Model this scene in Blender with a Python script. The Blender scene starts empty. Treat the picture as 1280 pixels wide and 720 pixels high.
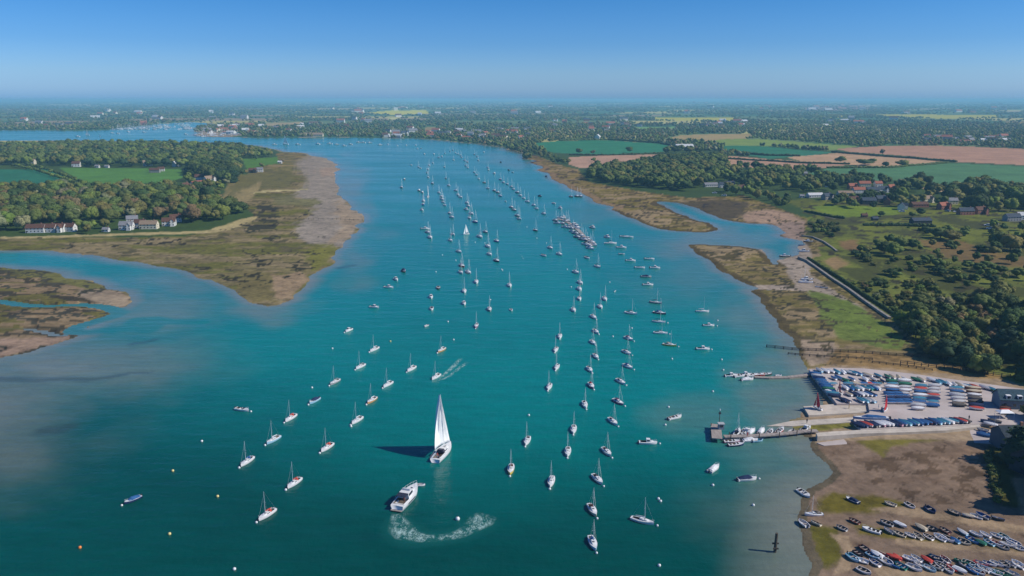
import bpy, bmesh, math, random
import numpy as np
from mathutils import Vector, Matrix
random.seed(7); RNG = np.random.default_rng(11)
sc = bpy.context.scene
C = sc.collection
R = math.radians
# ------------------------------------------------------------------ camera
H = 110.0; FPX = 1280*28/36.0
YH = 124.0
TH = math.atan((360-YH)/FPX)
cam = bpy.data.cameras.new('camera'); camo = bpy.data.objects.new('camera', cam); C.objects.link(camo)
cam.lens = 28; cam.sensor_width = 36; cam.clip_start = 1; cam.clip_end = 300000
camo.location = (0, 0, H); camo.rotation_euler = (math.pi/2-TH, 0, 0)
sc.camera = camo
cT, sT = math.cos(TH), math.sin(TH)
def P(x, y, z=0.0):
    """ground position seen at photo pixel (x, y) at height z"""
    a = (x-640)/FPX; b = (360-y)/FPX
    dy = cT + b*sT; dz = -sT + b*cT
    t = (H-z)/(-dz)
    return (a*t, dy*t, z)
def Pn(x, y):
    a = (x-640)/FPX; b = (360-y)/FPX
    dy = cT + b*sT; dz = -sT + b*cT
    t = H/(-dz)
    return a*t, dy*t
def invP(X, Y):
    dx, dy, dz = X, Y, -H
    f_ = dy*cT - dz*sT; u_ = dy*sT + dz*cT
    return 640 + FPX*dx/f_, 360 - FPX*u_/f_

# ------------------------------------------------------------------ render / light
SUN_EL = R(40); SUN_AZ = R(100)          # azimuth clockwise from +Y (view direction): from the right, a little behind the camera
sd = Vector((math.sin(SUN_AZ)*math.cos(SUN_EL), math.cos(SUN_AZ)*math.cos(SUN_EL), math.sin(SUN_EL)))
sun = bpy.data.lights.new('sun', 'SUN'); suno = bpy.data.objects.new('sun', sun); C.objects.link(suno)
sun.energy = 3.6; sun.angle = R(0.53); sun.color = (1, .94, .84)
suno.rotation_euler = (-sd).to_track_quat('-Z', 'Y').to_euler(); suno.location = (200, -60, 300)
w = bpy.data.worlds.new('World'); sc.world = w; w.use_nodes = True
nt = w.node_tree; nt.nodes.clear()
sky = nt.nodes.new('ShaderNodeTexSky'); sky.sky_type = 'NISHITA'; sky.sun_disc = False
sky.sun_elevation = SUN_EL; sky.sun_rotation = SUN_AZ; sky.ozone_density = 3.0; sky.air_density = 1.0; sky.dust_density = 0.6
geo = nt.nodes.new('ShaderNodeTexCoord'); sep = nt.nodes.new('ShaderNodeSeparateXYZ')
nt.links.new(geo.outputs['Generated'], sep.inputs[0])
ramp = nt.nodes.new('ShaderNodeValToRGB'); nt.links.new(sep.outputs['Z'], ramp.inputs[0])
cr = ramp.color_ramp
SKYR = [(0.0, (.31, .60, 1.22)), (.012, (.36, .60, 1.12)), (.03, (.34, .56, .98)), (.064, (.22, .45, .84)), (.12, (.135, .385, .72)), (.35, (.10, .30, .62)), (1.0, (.12, .27, .56))]
while len(cr.elements) < len(SKYR): cr.elements.new(.5)
for e, (p, c) in zip(cr.elements, SKYR): e.position = p; e.color = (*c, 1)
mul = nt.nodes.new('ShaderNodeMix'); mul.data_type = 'RGBA'; mul.blend_type = 'MULTIPLY'; mul.inputs[0].default_value = 1
nt.links.new(sky.outputs[0], mul.inputs[6]); nt.links.new(ramp.outputs[0], mul.inputs[7])
bg = nt.nodes.new('ShaderNodeBackground'); bg.inputs[1].default_value = 0.13
nt.links.new(mul.outputs[2], bg.inputs[0])
wo = nt.nodes.new('ShaderNodeOutputWorld'); nt.links.new(bg.outputs[0], wo.inputs[0])
sc.view_settings.view_transform = 'Standard'; sc.view_settings.look = 'None'
sc.view_settings.gamma = 1; sc.view_settings.exposure = 0.3
sc.render.resolution_x = 1024; sc.render.resolution_y = 576
try:
    sc.cycles.volume_bounces = 1; sc.cycles.max_bounces = 5; sc.cycles.diffuse_bounces = 2; sc.cycles.glossy_bounces = 2
except Exception: pass
HAZE_D = 0.00010
HAZE_C = (.19, .35, .50)       # colour the far distance settles to (linear), used only to undo the haze when reading colours
KIR = np.array([.92, .97, 1.12])                      # light falling on flat ground / pi

# ------------------------------------------------------------------ colour helpers
def lin(c):
    c = np.asarray(c, float)/255.0
    return np.where(c <= .04045, c/12.92, ((c+.055)/1.055)**2.4)
def alb(rgb, D=250.0):
    T = math.exp(-HAZE_D*D)
    c = (lin(rgb) - np.array(HAZE_C)*(1-T))/T/KIR
    return np.clip(c, .008, .75)

# ------------------------------------------------------------------ materials
def newmat(name):
    m = bpy.data.materials.new(name); m.use_nodes = True
    n = m.node_tree; b = n.nodes['Principled BSDF']
    return m, n, b
def rgbmul(n, a, bsock):
    x = n.nodes.new('ShaderNodeMix'); x.data_type = 'RGBA'; x.blend_type = 'MULTIPLY'; x.inputs[0].default_value = 1
    n.links.new(a, x.inputs[6]); n.links.new(bsock, x.inputs[7]); return x.outputs[2]
def noise(n, scale, detail=3, rough=.55, coord=None, vec='Object', stretch=None):
    t = n.nodes.new('ShaderNodeTexNoise'); t.inputs['Scale'].default_value = scale
    t.inputs['Detail'].default_value = detail; t.inputs['Roughness'].default_value = rough
    c = n.nodes.new('ShaderNodeTexCoord'); src = c.outputs[vec]
    if stretch:
        mp = n.nodes.new('ShaderNodeMapping'); mp.inputs['Scale'].default_value = stretch
        n.links.new(src, mp.inputs[0]); src = mp.outputs[0]
    n.links.new(src, t.inputs['Vector']); return t.outputs[0]
def vramp(n, sock, stops):
    r = n.nodes.new('ShaderNodeValToRGB'); n.links.new(sock, r.inputs[0])
    while len(r.color_ramp.elements) < len(stops): r.color_ramp.elements.new(.5)
    for e, (p, c) in zip(r.color_ramp.elements, stops):
        e.position = p; e.color = (*c, 1) if hasattr(c, '__len__') else (c, c, c, 1)
    return r.outputs[0]
def simple(name, col, rough=.6, nscale=2.0, var=.25, spec=.4, metal=0, bump=0, objcol=False, stretch=None):
    m, n, b = newmat(name)
    v = vramp(n, noise(n, nscale, 4, stretch=stretch), [(.3, 1-var), (.7, 1+var*.6)])
    if objcol:
        oi = n.nodes.new('ShaderNodeObjectInfo'); base = oi.outputs['Color']
    else:
        rg = n.nodes.new('ShaderNodeRGB'); rg.outputs[0].default_value = (*col, 1); base = rg.outputs[0]
    n.links.new(rgbmul(n, base, v), b.inputs['Base Color'])
    b.inputs['Roughness'].default_value = rough; b.inputs['Specular IOR Level'].default_value = spec; b.inputs['Metallic'].default_value = metal
    if bump:
        bp = n.nodes.new('ShaderNodeBump'); bp.inputs['Strength'].default_value = bump; bp.inputs['Distance'].default_value = .1
        n.links.new(noise(n, nscale*3, 4), bp.inputs['Height']); n.links.new(bp.outputs[0], b.inputs['Normal'])
    return m
M = {}
M['gel'] = simple('painted_hull', (0, 0, 0), .35, 3, .08, .5, objcol=True)
M['deck'] = simple('deck_paint', (.72, .72, .70), .5, 4, .12)
M['teak'] = simple('cockpit_teak', (.16, .13, .10), .7, 5, .3)
M['window'] = simple('dark_window', (.015, .02, .03), .12, 2, .1, .8)
M['metal'] = simple('mast_alloy', (.78, .78, .77), .35, 2, .05, .6, .0)
M['canvas'] = simple('canvas_cover', (0, 0, 0), .85, 2, .25, .2, objcol=True)
M['sail'] = simple('sailcloth', (.86, .86, .85), .6, .7, .05, .3)
M['rubber'] = simple('black_rubber', (.03, .03, .035), .6, 3, .2)
M['buoy'] = simple('buoy_plastic', (0, 0, 0), .45, 2, .15, objcol=True)
M['wall'] = simple('house_render', (0, 0, 0), .85, .8, .12, .2, objcol=True)
M['roof'] = simple('roof_tile', (0, 0, 0), .85, 1.5, .35, .2, objcol=True)
M['wood'] = simple('weathered_wood', (.10, .08, .06), .9, 1.5, .35, .2)
M['plank'] = simple('jetty_planks', (.34, .29, .25), .85, 1.2, .25, .2, stretch=(1, .2, 1))
M['concrete'] = simple('concrete', (.55, .48, .39), .9, .35, .22, .2, bump=.3)
M['hard'] = simple('gravel_hard', (.49, .42, .38), .95, .12, .16, .1, bump=.3)
M['stone'] = simple('stone_wall', (.30, .27, .23), .95, .6, .4, .1, bump=.5)
M['skin'] = simple('skin', (.5, .3, .22), .6)
M['cloth'] = simple('clothing', (0, 0, 0), .9, 4, .15, objcol=True)
M['bark'] = simple('bark', (.07, .055, .04), .95, 1.2, .3)
def foliage_mat():
    m, n, b = newmat('foliage')
    oi = n.nodes.new('ShaderNodeObjectInfo')
    v = vramp(n, noise(n, .55, 5, .7), [(.25, .45), (.5, .95), (.75, 1.5)])
    n.links.new(rgbmul(n, oi.outputs['Color'], v), b.inputs['Base Color'])
    b.inputs['Roughness'].default_value = .8; b.inputs['Specular IOR Level'].default_value = .15
    return m
M['leaf'] = foliage_mat()
def foliage_attr_mat():
    m, n, b = newmat('woodland_foliage')
    at = n.nodes.new('ShaderNodeAttribute'); at.attribute_name = 'col'
    v = vramp(n, noise(n, .4, 4, .7), [(.25, .5), (.5, .95), (.75, 1.4)])
    n.links.new(rgbmul(n, at.outputs['Color'], v), b.inputs['Base Color'])
    b.inputs['Roughness'].default_value = .85; b.inputs['Specular IOR Level'].default_value = .1
    return m
M['leafattr'] = foliage_attr_mat()

# ------------------------------------------------------------------ mesh helpers
class MB:
    def __init__(s): s.v = []; s.f = []
    def add(s, vs, fs):
        o = len(s.v); s.v += [tuple(v) for v in vs]; s.f += [tuple(i+o for i in f) for f in fs]; return s
    def box(s, x0, x1, y0, y1, z0, z1, taper=0):
        t = taper
        return s.add([(x0, y0, z0), (x1, y0, z0), (x1, y1, z0), (x0, y1, z0), (x0+t, y0+t, z1), (x1-t, y0+t, z1), (x1-t, y1-t, z1), (x0+t, y1-t, z1)],
              [(0, 3, 2, 1), (4, 5, 6, 7), (0, 1, 5, 4), (1, 2, 6, 5), (2, 3, 7, 6), (3, 0, 4, 7)])
    def tube(s, a, b, r0, r1=None, n=6):
        r1 = r0 if r1 is None else r1
        a = Vector(a); b = Vector(b); d = (b-a).normalized()
        u = d.orthogonal().normalized(); w_ = d.cross(u)
        vs = []
        for p, r in ((a, r0), (b, r1)):
            for k in range(n):
                q = 2*math.pi*k/n; vs.append(p + u*r*math.cos(q) + w_*r*math.sin(q))
        fs = [(k, (k+1) % n, n+(k+1) % n, n+k) for k in range(n)] + [tuple(range(n-1, -1, -1)), tuple(range(n, 2*n))]
        return s.add(vs, fs)
    def prism(s, poly, z0, z1):
        n = len(poly)
        ar = sum(poly[i][0]*poly[(i+1) % n][1]-poly[(i+1) % n][0]*poly[i][1] for i in range(n))
        if ar < 0: poly = poly[::-1]
        zf = (lambda p, z: z(p) if callable(z) else z)
        vs = [(p[0], p[1], zf(p, z0)) for p in poly] + [(p[0], p[1], zf(p, z1)) for p in poly]
        return s.add(vs, [tuple(range(n-1, -1, -1)), tuple(range(n, 2*n))] + [(i, (i+1) % n, n+(i+1) % n, n+i) for i in range(n)])
    def mesh(s, name, mat, smooth=False):
        me = bpy.data.meshes.new(name); me.from_pydata(s.v, [], s.f); me.update()
        if mat: me.materials.append(mat)
        if smooth: me.polygons.foreach_set('use_smooth', [True]*len(me.polygons))
        return me
    def build(s, name, mat, parent=None, smooth=False, color=None):
        o = bpy.data.objects.new(name, s.mesh(name, mat, smooth)); C.objects.link(o)
        if parent is not None: o.parent = parent
        if color is not None: o.color = (*color, 1)
        return o
def tag(o, label=None, cat=None, group=None, kind=None):
    if label and len(label.replace('-', ' ').split()) > 16: print('LONG', label)
    if label: o['label'] = label
    if cat: o['category'] = cat
    if group: o['group'] = group
    if kind: o['kind'] = kind
    return o
def empty(name, loc=(0, 0, 0), rz=0, s=1):
    o = bpy.data.objects.new(name, None); C.objects.link(o); o.location = loc; o.rotation_euler = (0, 0, rz); o.scale = (s, s, s)
    o.empty_display_size = .5; return o
kids = {}
def register(o):
    kids[o.name] = [c for c in o.children] if True else None
    for c in kids[o.name]: register(c)
def copy_tree(o, parent=None, skip=(), first=True):
    c = o.copy(); C.objects.link(c)
    if parent is not None: c.parent = parent
    for ch in kids.get(o.name, ()):
        if ch.name.split('.')[0] in skip: continue
        copy_tree(ch, c, skip)
    return c
def walk(o):
    yield o
    for c in LIVE(o): yield from walk(c)
def LIVE(o): return o.children
protos = []
def arr_mesh(name, V, F, mat, smooth=False, nper=3):
    me = bpy.data.meshes.new(name)
    me.vertices.add(len(V)); me.vertices.foreach_set('co', np.asarray(V, np.float32).ravel())
    nf = len(F); me.loops.add(nf*nper); me.loops.foreach_set('vertex_index', np.asarray(F, np.int32).ravel())
    me.polygons.add(nf); me.polygons.foreach_set('loop_start', np.arange(nf, dtype=np.int32)*nper)
    try: me.polygons.foreach_set('loop_total', np.full(nf, nper, np.int32))
    except Exception: pass
    if smooth: me.polygons.foreach_set('use_smooth', np.ones(nf, bool))
    me.update(calc_edges=True); me.validate()
    if mat: me.materials.append(mat)
    return me
def set_col(me, cols, name='col'):
    a = me.attributes.new(name, 'FLOAT_COLOR', 'POINT')
    cc = np.ones((len(cols), 4), np.float32); cc[:, :3] = cols; a.data.foreach_set('color', cc.ravel())
def set_f(me, vals, name):
    a = me.attributes.new(name, 'FLOAT', 'POINT'); a.data.foreach_set('value', np.asarray(vals, np.float32))

# ------------------------------------------------------------------ numpy noise
def _h(ix, iy, s):
    n = (ix.astype(np.int64)*374761393 + iy.astype(np.int64)*668265263 + s*1442695041) & 0x7fffffff
    n = ((n ^ (n >> 13))*1274126177) & 0x7fffffff
    return ((n ^ (n >> 16)) & 0xffff)/65535.0
def vn(x, y, s=0):
    ix = np.floor(x); iy = np.floor(y); fx = x-ix; fy = y-iy
    fx = fx*fx*(3-2*fx); fy = fy*fy*(3-2*fy)
    a = _h(ix, iy, s); b = _h(ix+1, iy, s); c = _h(ix, iy+1, s); d = _h(ix+1, iy+1, s)
    return (a*(1-fx)+b*fx)*(1-fy) + (c*(1-fx)+d*fx)*fy
def fbm(x, y, s=0, o=4):
    r = 0; a = .5; t = 0
    for k in range(o):
        r = r + a*vn(x, y, s+k*17); t += a; x = x*2.03+13.1; y = y*2.03+7.7; a *= .5
    return r/t
def inpoly(x, y, poly):
    x = np.asarray(x, float); y = np.asarray(y, float)
    r = np.zeros(x.shape, bool); n = len(poly)
    for i in range(n):
        x0, y0 = poly[i]; x1, y1 = poly[(i+1) % n]
        if y0 == y1: continue
        c = ((y0 > y) != (y1 > y)) & (x < (x1-x0)*(y-y0)/(y1-y0)+x0)
        r ^= c
    return r
def smooth01(a, b, x):
    t = np.clip((x-a)/(b-a), 0, 1); return t*t*(3-2*t)
def segdist(X, Y, pts, closed=True):
    """distance in metres from (X,Y) to a polyline of world points"""
    d = np.full(X.shape, 1e9, np.float32); n = len(pts)
    for i in range(n if closed else n-1):
        ax, ay = pts[i]; bx, by = pts[(i+1) % n]
        vx, vy = bx-ax, by-ay; L = vx*vx+vy*vy+1e-9
        t = np.clip(((X-ax)*vx+(Y-ay)*vy)/L, 0, 1)
        dx = X-ax-t*vx; dy = Y-ay-t*vy
        d = np.minimum(d, dx*dx+dy*dy)
    return np.sqrt(d)

# ------------------------------------------------------------------ coast outlines (photo pixels, unprojected to the ground)
LAND = {
 'right': [(-400, 163), (0, 163), (100, 163.3), (135, 162.5), (165, 158.5), (205, 154.5), (236, 152.5), (239, 160), (241, 169), (262, 171), (330, 172.5), (440, 172), (520, 173), (560, 176), (600, 180), (636, 185), (657, 193), (672, 201), (678, 208), (688, 217), (694, 226), (704, 230), (718, 238), (740, 248), (757, 256), (768, 259), (764, 262), (776, 268), (795, 274), (815, 283), (838, 288), (865, 290), (890, 289.5), (898, 286), (890, 281), (875, 277), (860, 271), (845, 266), (832, 259), (820, 252), (833, 252), (850, 254), (875, 261), (890, 268.5), (908, 275), (935, 279), (965, 280.5), (972, 283), (975, 294), (988, 298), (1004, 301), (1008, 306), (1000, 313), (985, 322), (974, 331), (966, 330), (958, 322), (952, 312), (935, 309.5), (905, 307), (880, 305.5), (861, 306), (867, 314), (880, 322), (895, 332), (910, 342), (922, 350), (938, 357), (948, 360), (943, 367), (950, 378), (960, 388), (966, 396), (973, 408), (985, 418), (993, 428), (998, 440), (1004, 452), (1010, 462), (1016, 475), (1030, 492), (1030, 505), (1010, 512), (1000, 522), (990, 533), (1000, 542), (1015, 550), (1012, 558), (1022, 570), (1036, 582), (1042, 592), (1030, 602), (1008, 612), (1000, 625), (997, 645), (1002, 665), (1006, 690), (1010, 720), (1020, 900), (1900, 900), (1900, 124.5), (-400, 124.5)],
 'left': [(-400, 176), (0, 176), (120, 176), (240, 178), (290, 180), (330, 184), (355, 190), (385, 192), (408, 198), (423, 206), (424, 213), (418, 220), (422, 232), (420, 243), (432, 250), (436, 262), (446, 266), (455, 275), (450, 286), (440, 296), (428, 306), (418, 319), (406, 335), (395, 341), (387, 351), (372, 366), (362, 376), (350, 381), (335, 383), (315, 379), (302, 371), (286, 360), (265, 350), (240, 342), (220, 336), (196, 333), (170, 327), (130, 321), (100, 317), (70, 314), (30, 313), (-400, 312)],
 'marsh': [(-400, 333), (0, 334), (40, 337), (75, 342), (108, 350), (130, 357), (150, 364), (163, 372), (162, 379), (152, 385), (148, 392), (128, 400), (112, 408), (98, 420), (70, 430), (35, 441), (0, 447), (-400, 470)],
}
CREEKS = [([(-60, 374), (0, 377), (30, 382), (60, 383), (100, 381), (125, 383), (142, 387), (150, 391), (140, 396), (118, 402), (98, 408), (90, 414), (100, 416), (130, 413), (165, 411), (185, 413), (192, 408), (180, 402), (167, 404), (172, 400), (192, 399), (210, 402), (250, 402)], 4.5),
          ([(-60, 410), (30, 411), (55, 415), (72, 420), (95, 417)], 2.2),
          ([(955, 362), (975, 362), (998, 364)], 1.0)]
def rough_poly(pts, amp, it=3, seed=1):
    rr = random.Random(seed); W = [Pn(*p) for p in pts]
    for k in range(it):
        o = []
        n = len(W)
        for i in range(n):
            a = W[i]; b = W[(i+1) % n]; o.append(a)
            L = math.hypot(b[0]-a[0], b[1]-a[1])
            if L < 6 or L > 3000: continue
            j = rr.gauss(0, amp)*L
            o.append(((a[0]+b[0])/2 - (b[1]-a[1])/L*j, (a[1]+b[1])/2 + (b[0]-a[0])/L*j))
        W = o
    return W
LANDW = {k: rough_poly(v, .07, 2, 3+i) for i, (k, v) in enumerate(LAND.items())}
CREEKW = [([Pn(*p) for p in c], wd) for c, wd in CREEKS]

# ------------------------------------------------------------------ terrain grid
xs = np.arange(-300, 1581, 2.0)
ys = np.concatenate([[125.0, 125.6], np.arange(126.2, 200, .8), np.arange(200, 400, 1.25), np.arange(400, 860, 2.2)])
GX, GY = np.meshgrid(xs, ys)                       # rows by y
WX, WY = Pn(GX.astype(np.float64), GY.astype(np.float64))
fl = lambda a: a.ravel()
X = fl(WX).astype(np.float64); Y = fl(WY); U = fl(GX); V = fl(GY)
inside = np.zeros(X.shape, bool); dist = np.full(X.shape, 1e9)
for k, pw in LANDW.items():
    inside |= inpoly(X, Y, pw)
    dist = np.minimum(dist, segdist(X, Y, pw))
sd_ = np.where(inside, dist, -dist)
for cw, wd in CREEKW:
    d = segdist(X, Y, cw, False)
    dd = d - wd*(.8+.5*fbm(X/15, Y/15, 5))
    sd_ = np.where(dd < 0, np.minimum(sd_, dd), sd_)
SD = sd_
mpp = np.maximum(1.0, Y/FPX)                       # metres per photo pixel here
# marsh areas (low, mottled)
MARSH = [
 [(300, 215), (330, 208), (350, 205), (345, 192), (385, 190), (430, 198), (430, 245), (470, 275), (420, 345), (350, 390), (300, 380), (220, 340), (0, 317), (-400, 317), (-400, 298), (0, 299), (150, 298), (230, 297), (300, 282), (318, 270), (300, 255), (315, 240), (345, 225)],
 LAND['marsh'],
 [(655, 192), (672, 195), (700, 207), (722, 212), (735, 228), (800, 240), (860, 248), (930, 246), (975, 262), (1010, 275), (1005, 300), (1015, 322), (1040, 350), (1070, 375), (1110, 400), (1160, 440), (1160, 455), (1020, 458), (990, 430), (940, 380), (930, 340), (850, 300), (770, 265), (700, 230), (672, 203)],
 [(1005, 560), (1060, 553), (1230, 551), (1265, 580), (1280, 640), (1600, 700), (1600, 900), (980, 900), (990, 600)],
]
marsh = (SD < 14) & (V > 196)
for p in MARSH: marsh |= inpoly(U, V, p)
relief = fbm(X/60, Y/60, 21)-.5
z_m = np.minimum(.9, .06 + .035*np.maximum(SD, 0)) + .35*relief*smooth01(2, 25, SD)
z_l = np.minimum(3.0, .25+.05*np.maximum(SD, 0)) + 2.2*relief*smooth01(10, 120, SD)
z_l = np.minimum(z_l, 1.3+.0*z_l) if False else np.minimum(.9, .06+.035*np.maximum(SD, 0)) + .35*relief*smooth01(2, 25, SD) + smooth01(60, 200, SD)*(1.2+2.0*relief)
z_m = z_l
Z = np.where(SD > 0, np.where(marsh, z_m, z_l), np.maximum(-3.5, -.05+.03*SD))
Z = np.where((SD > 0), np.maximum(Z, .05), Z)
ridge = smooth01(9000, 26000, Y)*(40*fbm(X/5000, Y/6000, 9, 3)) + smooth01(5000, 9000, Y)*8
Z = Z + np.where(SD > 0, ridge, 0)

# ---- colours
Dm = Y
COLr = np.zeros((len(X), 3))
def setc(mask, rgb, D=None):
    """rgb as seen in the photo at distance D -> ground albedo"""
    idx = np.nonzero(mask)[0]
    if len(idx) == 0: return
    T = np.exp(-HAZE_D*(Dm[idx] if D is None else np.full(len(idx), D)))[:, None]
    T = np.maximum(T, .3)
    c = (lin(rgb)[None, :] - np.array(HAZE_C)[None, :]*(1-T))/T/KIR[None, :]
    COLr[idx] = np.clip(c, .012, .6)
jx = (fbm(X/(6*mpp), Y/(18*mpp), 31)-.5); jy = (fbm(X/(6*mpp)+99, Y/(18*mpp), 32)-.5)
jl = fbm(X/(22*mpp), Y/(60*mpp), 33)-.5; jm = fbm(X/(22*mpp)+50, Y/(60*mpp), 34)-.5
allm = np.ones(X.shape, bool)
setc(allm, (62, 84, 52), D=600.)
ft = vn(X/260, Y/330, 77)
# far farmland quilt: cells in world space with their own crop
cell = lambda sx, sy, s: _h(np.floor(X/sx+.25*np.floor(Y/sy)), np.floor(Y/sy), s)
q = cell(420, 520, 4); q2 = cell(700, 1300, 14)
farm = Y > 1900
for lo, hi, c in ((0, .30, (58, 88, 60)), (.30, .55, (70, 105, 68)), (.55, .7, (98, 118, 78)), (.7, .8, (140, 125, 104)), (.8, .87, (170, 165, 105)), (.87, 1.01, (60, 95, 62))):
    setc(farm & (q >= lo) & (q < hi), c, D=300.)
def PA(poly, rgb, jit=1.5, D=None, mask=None):
    if jit < 1:
        m = inpoly(U+jx*jit*2, V+jy*jit, poly)
        if mask is not None: m &= mask
        setc(m, rgb, D); return
    old = COLr.copy(); acc = np.zeros(X.shape)
    offs = ((0, 0, 1.6), (.6, .3, 2.6), (-.6, -.2, 2.6), (.2, -.5, 3.6), (-.1, .5, 1.0))
    for a, b_, k in offs: acc += inpoly(U+(jx*k*2+jl*2.2+a)*jit, V+(jy*k+jm*1.3+b_)*jit*.6, poly)
    acc /= len(offs); acc = np.clip(acc*1.25-.08, 0, 1)
    if mask is not None: acc = acc*mask
    sel = acc > 0; setc(sel, rgb, D)
    COLr[:] = old*(1-acc[:, None])+COLr*acc[:, None]
# left fields
PA([(-400, 211), (60, 213), (78, 222), (97, 235), (60, 238), (-400, 238)], (58, 112, 98), .3)
PA([(75, 212), (150, 212), (226, 213), (231, 222), (205, 232), (185, 238), (120, 238), (96, 226)], (86, 128, 82), .3)
PA([(303, 200), (345, 197), (372, 206), (368, 216), (330, 219), (308, 212)], (84, 122, 74), .6)
# right fields
PA([(668, 180), (700, 177), (760, 176), (825, 180.5), (846, 184), (834, 190), (815, 193), (760, 194.5), (715, 193), (690, 191), (672, 187)], (66, 124, 108), .3)
PA([(712, 197), (760, 195.5), (832, 194.5), (828, 199), (800, 205), (745, 211), (725, 211), (710, 206)], (165, 140, 128), .4)
PA([(826, 176), (850, 170), (900, 168), (938, 168.6), (944, 173), (905, 178), (850, 178)], (150, 142, 118), .3)
PA([(870, 180), (905, 175), (950, 175), (1075, 184), (1040, 189), (960, 184), (905, 183)], (118, 142, 98), .3)
PA([(905, 183), (960, 184.5), (1040, 192), (1000, 197), (960, 199.5), (903, 191)], (64, 118, 104), .3)
PA([(1045, 187), (1110, 183), (1200, 184), (1280, 187), (1700, 189), (1700, 213), (1280, 208), (1197, 204), (1130, 196), (1060, 191)], (160, 132, 120), .3)
PA([(985, 198), (1050, 192), (1100, 197), (1182, 202), (1140, 208), (1110, 211), (1050, 207.5), (1000, 203)], (168, 145, 125), .3)
PA([(903, 196), (960, 200), (1040, 206), (1062, 208), (1020, 213), (990, 215), (935, 211), (906, 208)], (165, 138, 124), .3)
PA([(1035, 212), (1110, 212), (1185, 205), (1280, 209.5), (1700, 214), (1700, 242), (1280, 240), (1200, 234), (1130, 227), (1080, 228), (1005, 220)], (82, 122, 98), .3)
PA([(1150, 236), (1180, 234), (1215, 238), (1210, 242), (1160, 242)], (160, 140, 120), .3)
for p, c in (([(460, 141.5), (490, 139), (532, 139), (537, 142.5), (500, 144), (470, 143.5)], (170, 175, 135)),
             ([(816, 147), (919, 147.5), (916, 152.5), (820, 151)], (158, 166, 124)),
             ([(1086, 143.5), (1245, 144), (1247, 148), (1180, 149), (1110, 146.5)], (152, 162, 124)),
             ([(1012, 145), (1065, 145), (1065, 148), (1012, 147)], (170, 175, 125)),
             ([(1000, 134), (1080, 134), (1110, 138.5), (1010, 139.5)], (135, 140, 160)),
             ([(792, 159.5), (842, 159), (845, 162.5), (800, 162.5)], (110, 150, 120)),
             ([(330, 154.5), (378, 153), (380, 157), (335, 159.5)], (150, 148, 135)),
             ([(485, 147.8), (500, 147.8), (500, 150), (485, 150)], (165, 175, 150)),
             ([(530, 160), (546, 159), (546, 168), (532, 169)], (135, 135, 120)),
             ([(850, 176), (870, 176), (900, 181), (880, 182)], (125, 140, 100)),
             ([(20, 138), (80, 137), (90, 139), (25, 140)], (110, 135, 150)),
             ([(1255, 152), (1400, 152), (1400, 157), (1260, 156)], (130, 130, 120))):
    PA(p, c, .2, D=None)
# near right grass land
PA([(975, 250), (1050, 255), (1140, 258), (1200, 262), (1700, 270), (1700, 900), (1290, 660), (1270, 600), (1255, 480), (1160, 445), (1110, 398), (1040, 345), (1010, 318), (1005, 290), (1020, 270)], (92, 102, 58), 3)
gn = fbm(X/22, Y/30, 51); gn2 = fbm(X/9, Y/12, 52)
near = inpoly(U, V, [(1000, 250), (1700, 262), (1700, 620), (1255, 480), (1160, 445), (1010, 318)])
setc(near & (gn > .55), (74, 82, 46)); setc(near & (gn < .42), (104, 114, 62)); setc(near & (gn2 > .66), (62, 66, 40))
PA([(1015, 260), (1045, 258), (1140, 262), (1120, 270), (1060, 273), (1030, 268)], (104, 126, 58), 1)
PA([(1048, 303), (1070, 300), (1075, 312), (1055, 314)], (118, 100, 76), 3)
PA([(1145, 305), (1190, 302), (1240, 318), (1300, 330), (1300, 340), (1230, 335), (1180, 322)], (112, 98, 72), 6)
PA([(1035, 328), (1050, 322), (1062, 335), (1045, 340)], (136, 118, 90), 4)
# marshes
MU = {'olive': (112, 108, 68), 'tan': (140, 126, 94), 'mud': (140, 130, 120), 'green': (98, 104, 50)}
mk = marsh & (SD > -6)
setc(mk, (116, 110, 82))
mn = fbm(X/40, Y/16, 61, 5); mn2 = fbm(X/14, Y/6, 62); mn3 = fbm(X/90, Y/35, 63)
setc(mk & (mn > .56), (100, 102, 64)); setc(mk & (mn < .43), (130, 120, 96)); setc(mk & (mn2 > .64), (90, 88, 70))
lm = mk & (U < 480)
PA([(395, 190), (425, 200), (425, 245), (460, 272), (430, 310), (375, 308), (372, 282), (395, 262), (370, 250), (380, 225), (370, 200)], (138, 132, 126), 6, mask=lm)
PA([(420, 248), (455, 272), (435, 300), (405, 310), (425, 285), (420, 265)], (146, 134, 120), 5, mask=lm)
PA([(395, 212), (425, 212), (424, 222), (400, 222)], (150, 136, 126), 4, mask=lm)
PA([(385, 308), (418, 306), (414, 322), (400, 335), (385, 342), (385, 325)], (108, 110, 64), 5, mask=lm)
PA([(340, 245), (400, 252), (400, 258), (345, 256)], (112, 112, 86), 6, mask=lm)
PA([(300, 340), (345, 345), (340, 378), (318, 378), (295, 360)], (112, 106, 76), 5, mask=lm)
PA([(340, 346), (378, 342), (386, 350), (362, 374), (345, 374)], (140, 124, 104), 4, mask=lm)
setc(lm & inpoly(U+jx*20, V+jy*10, [(300, 256), (345, 256), (350, 300), (335, 303), (310, 292), (318, 270), (300, 262)]) & (fbm(X/25, Y/14, 64) > .5), (66, 70, 62))
PA([(262, 290), (300, 276), (322, 271), (318, 277), (290, 288), (262, 293), (0, 300), (0, 298)], (165, 154, 118), 1.5)
PA([(283, 243), (340, 239), (384, 237), (384, 238.3), (340, 240.6), (286, 245.5)], (176, 168, 130), .4)
PA([(276, 240), (300, 222), (330, 217), (360, 212), (365, 216), (330, 222), (300, 240), (285, 262), (276, 258)], (128, 120, 92), 6)
PA([(300, 222), (345, 214), (372, 216), (360, 236), (310, 238), (290, 250), (285, 240)], (104, 104, 78), 6)
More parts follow.
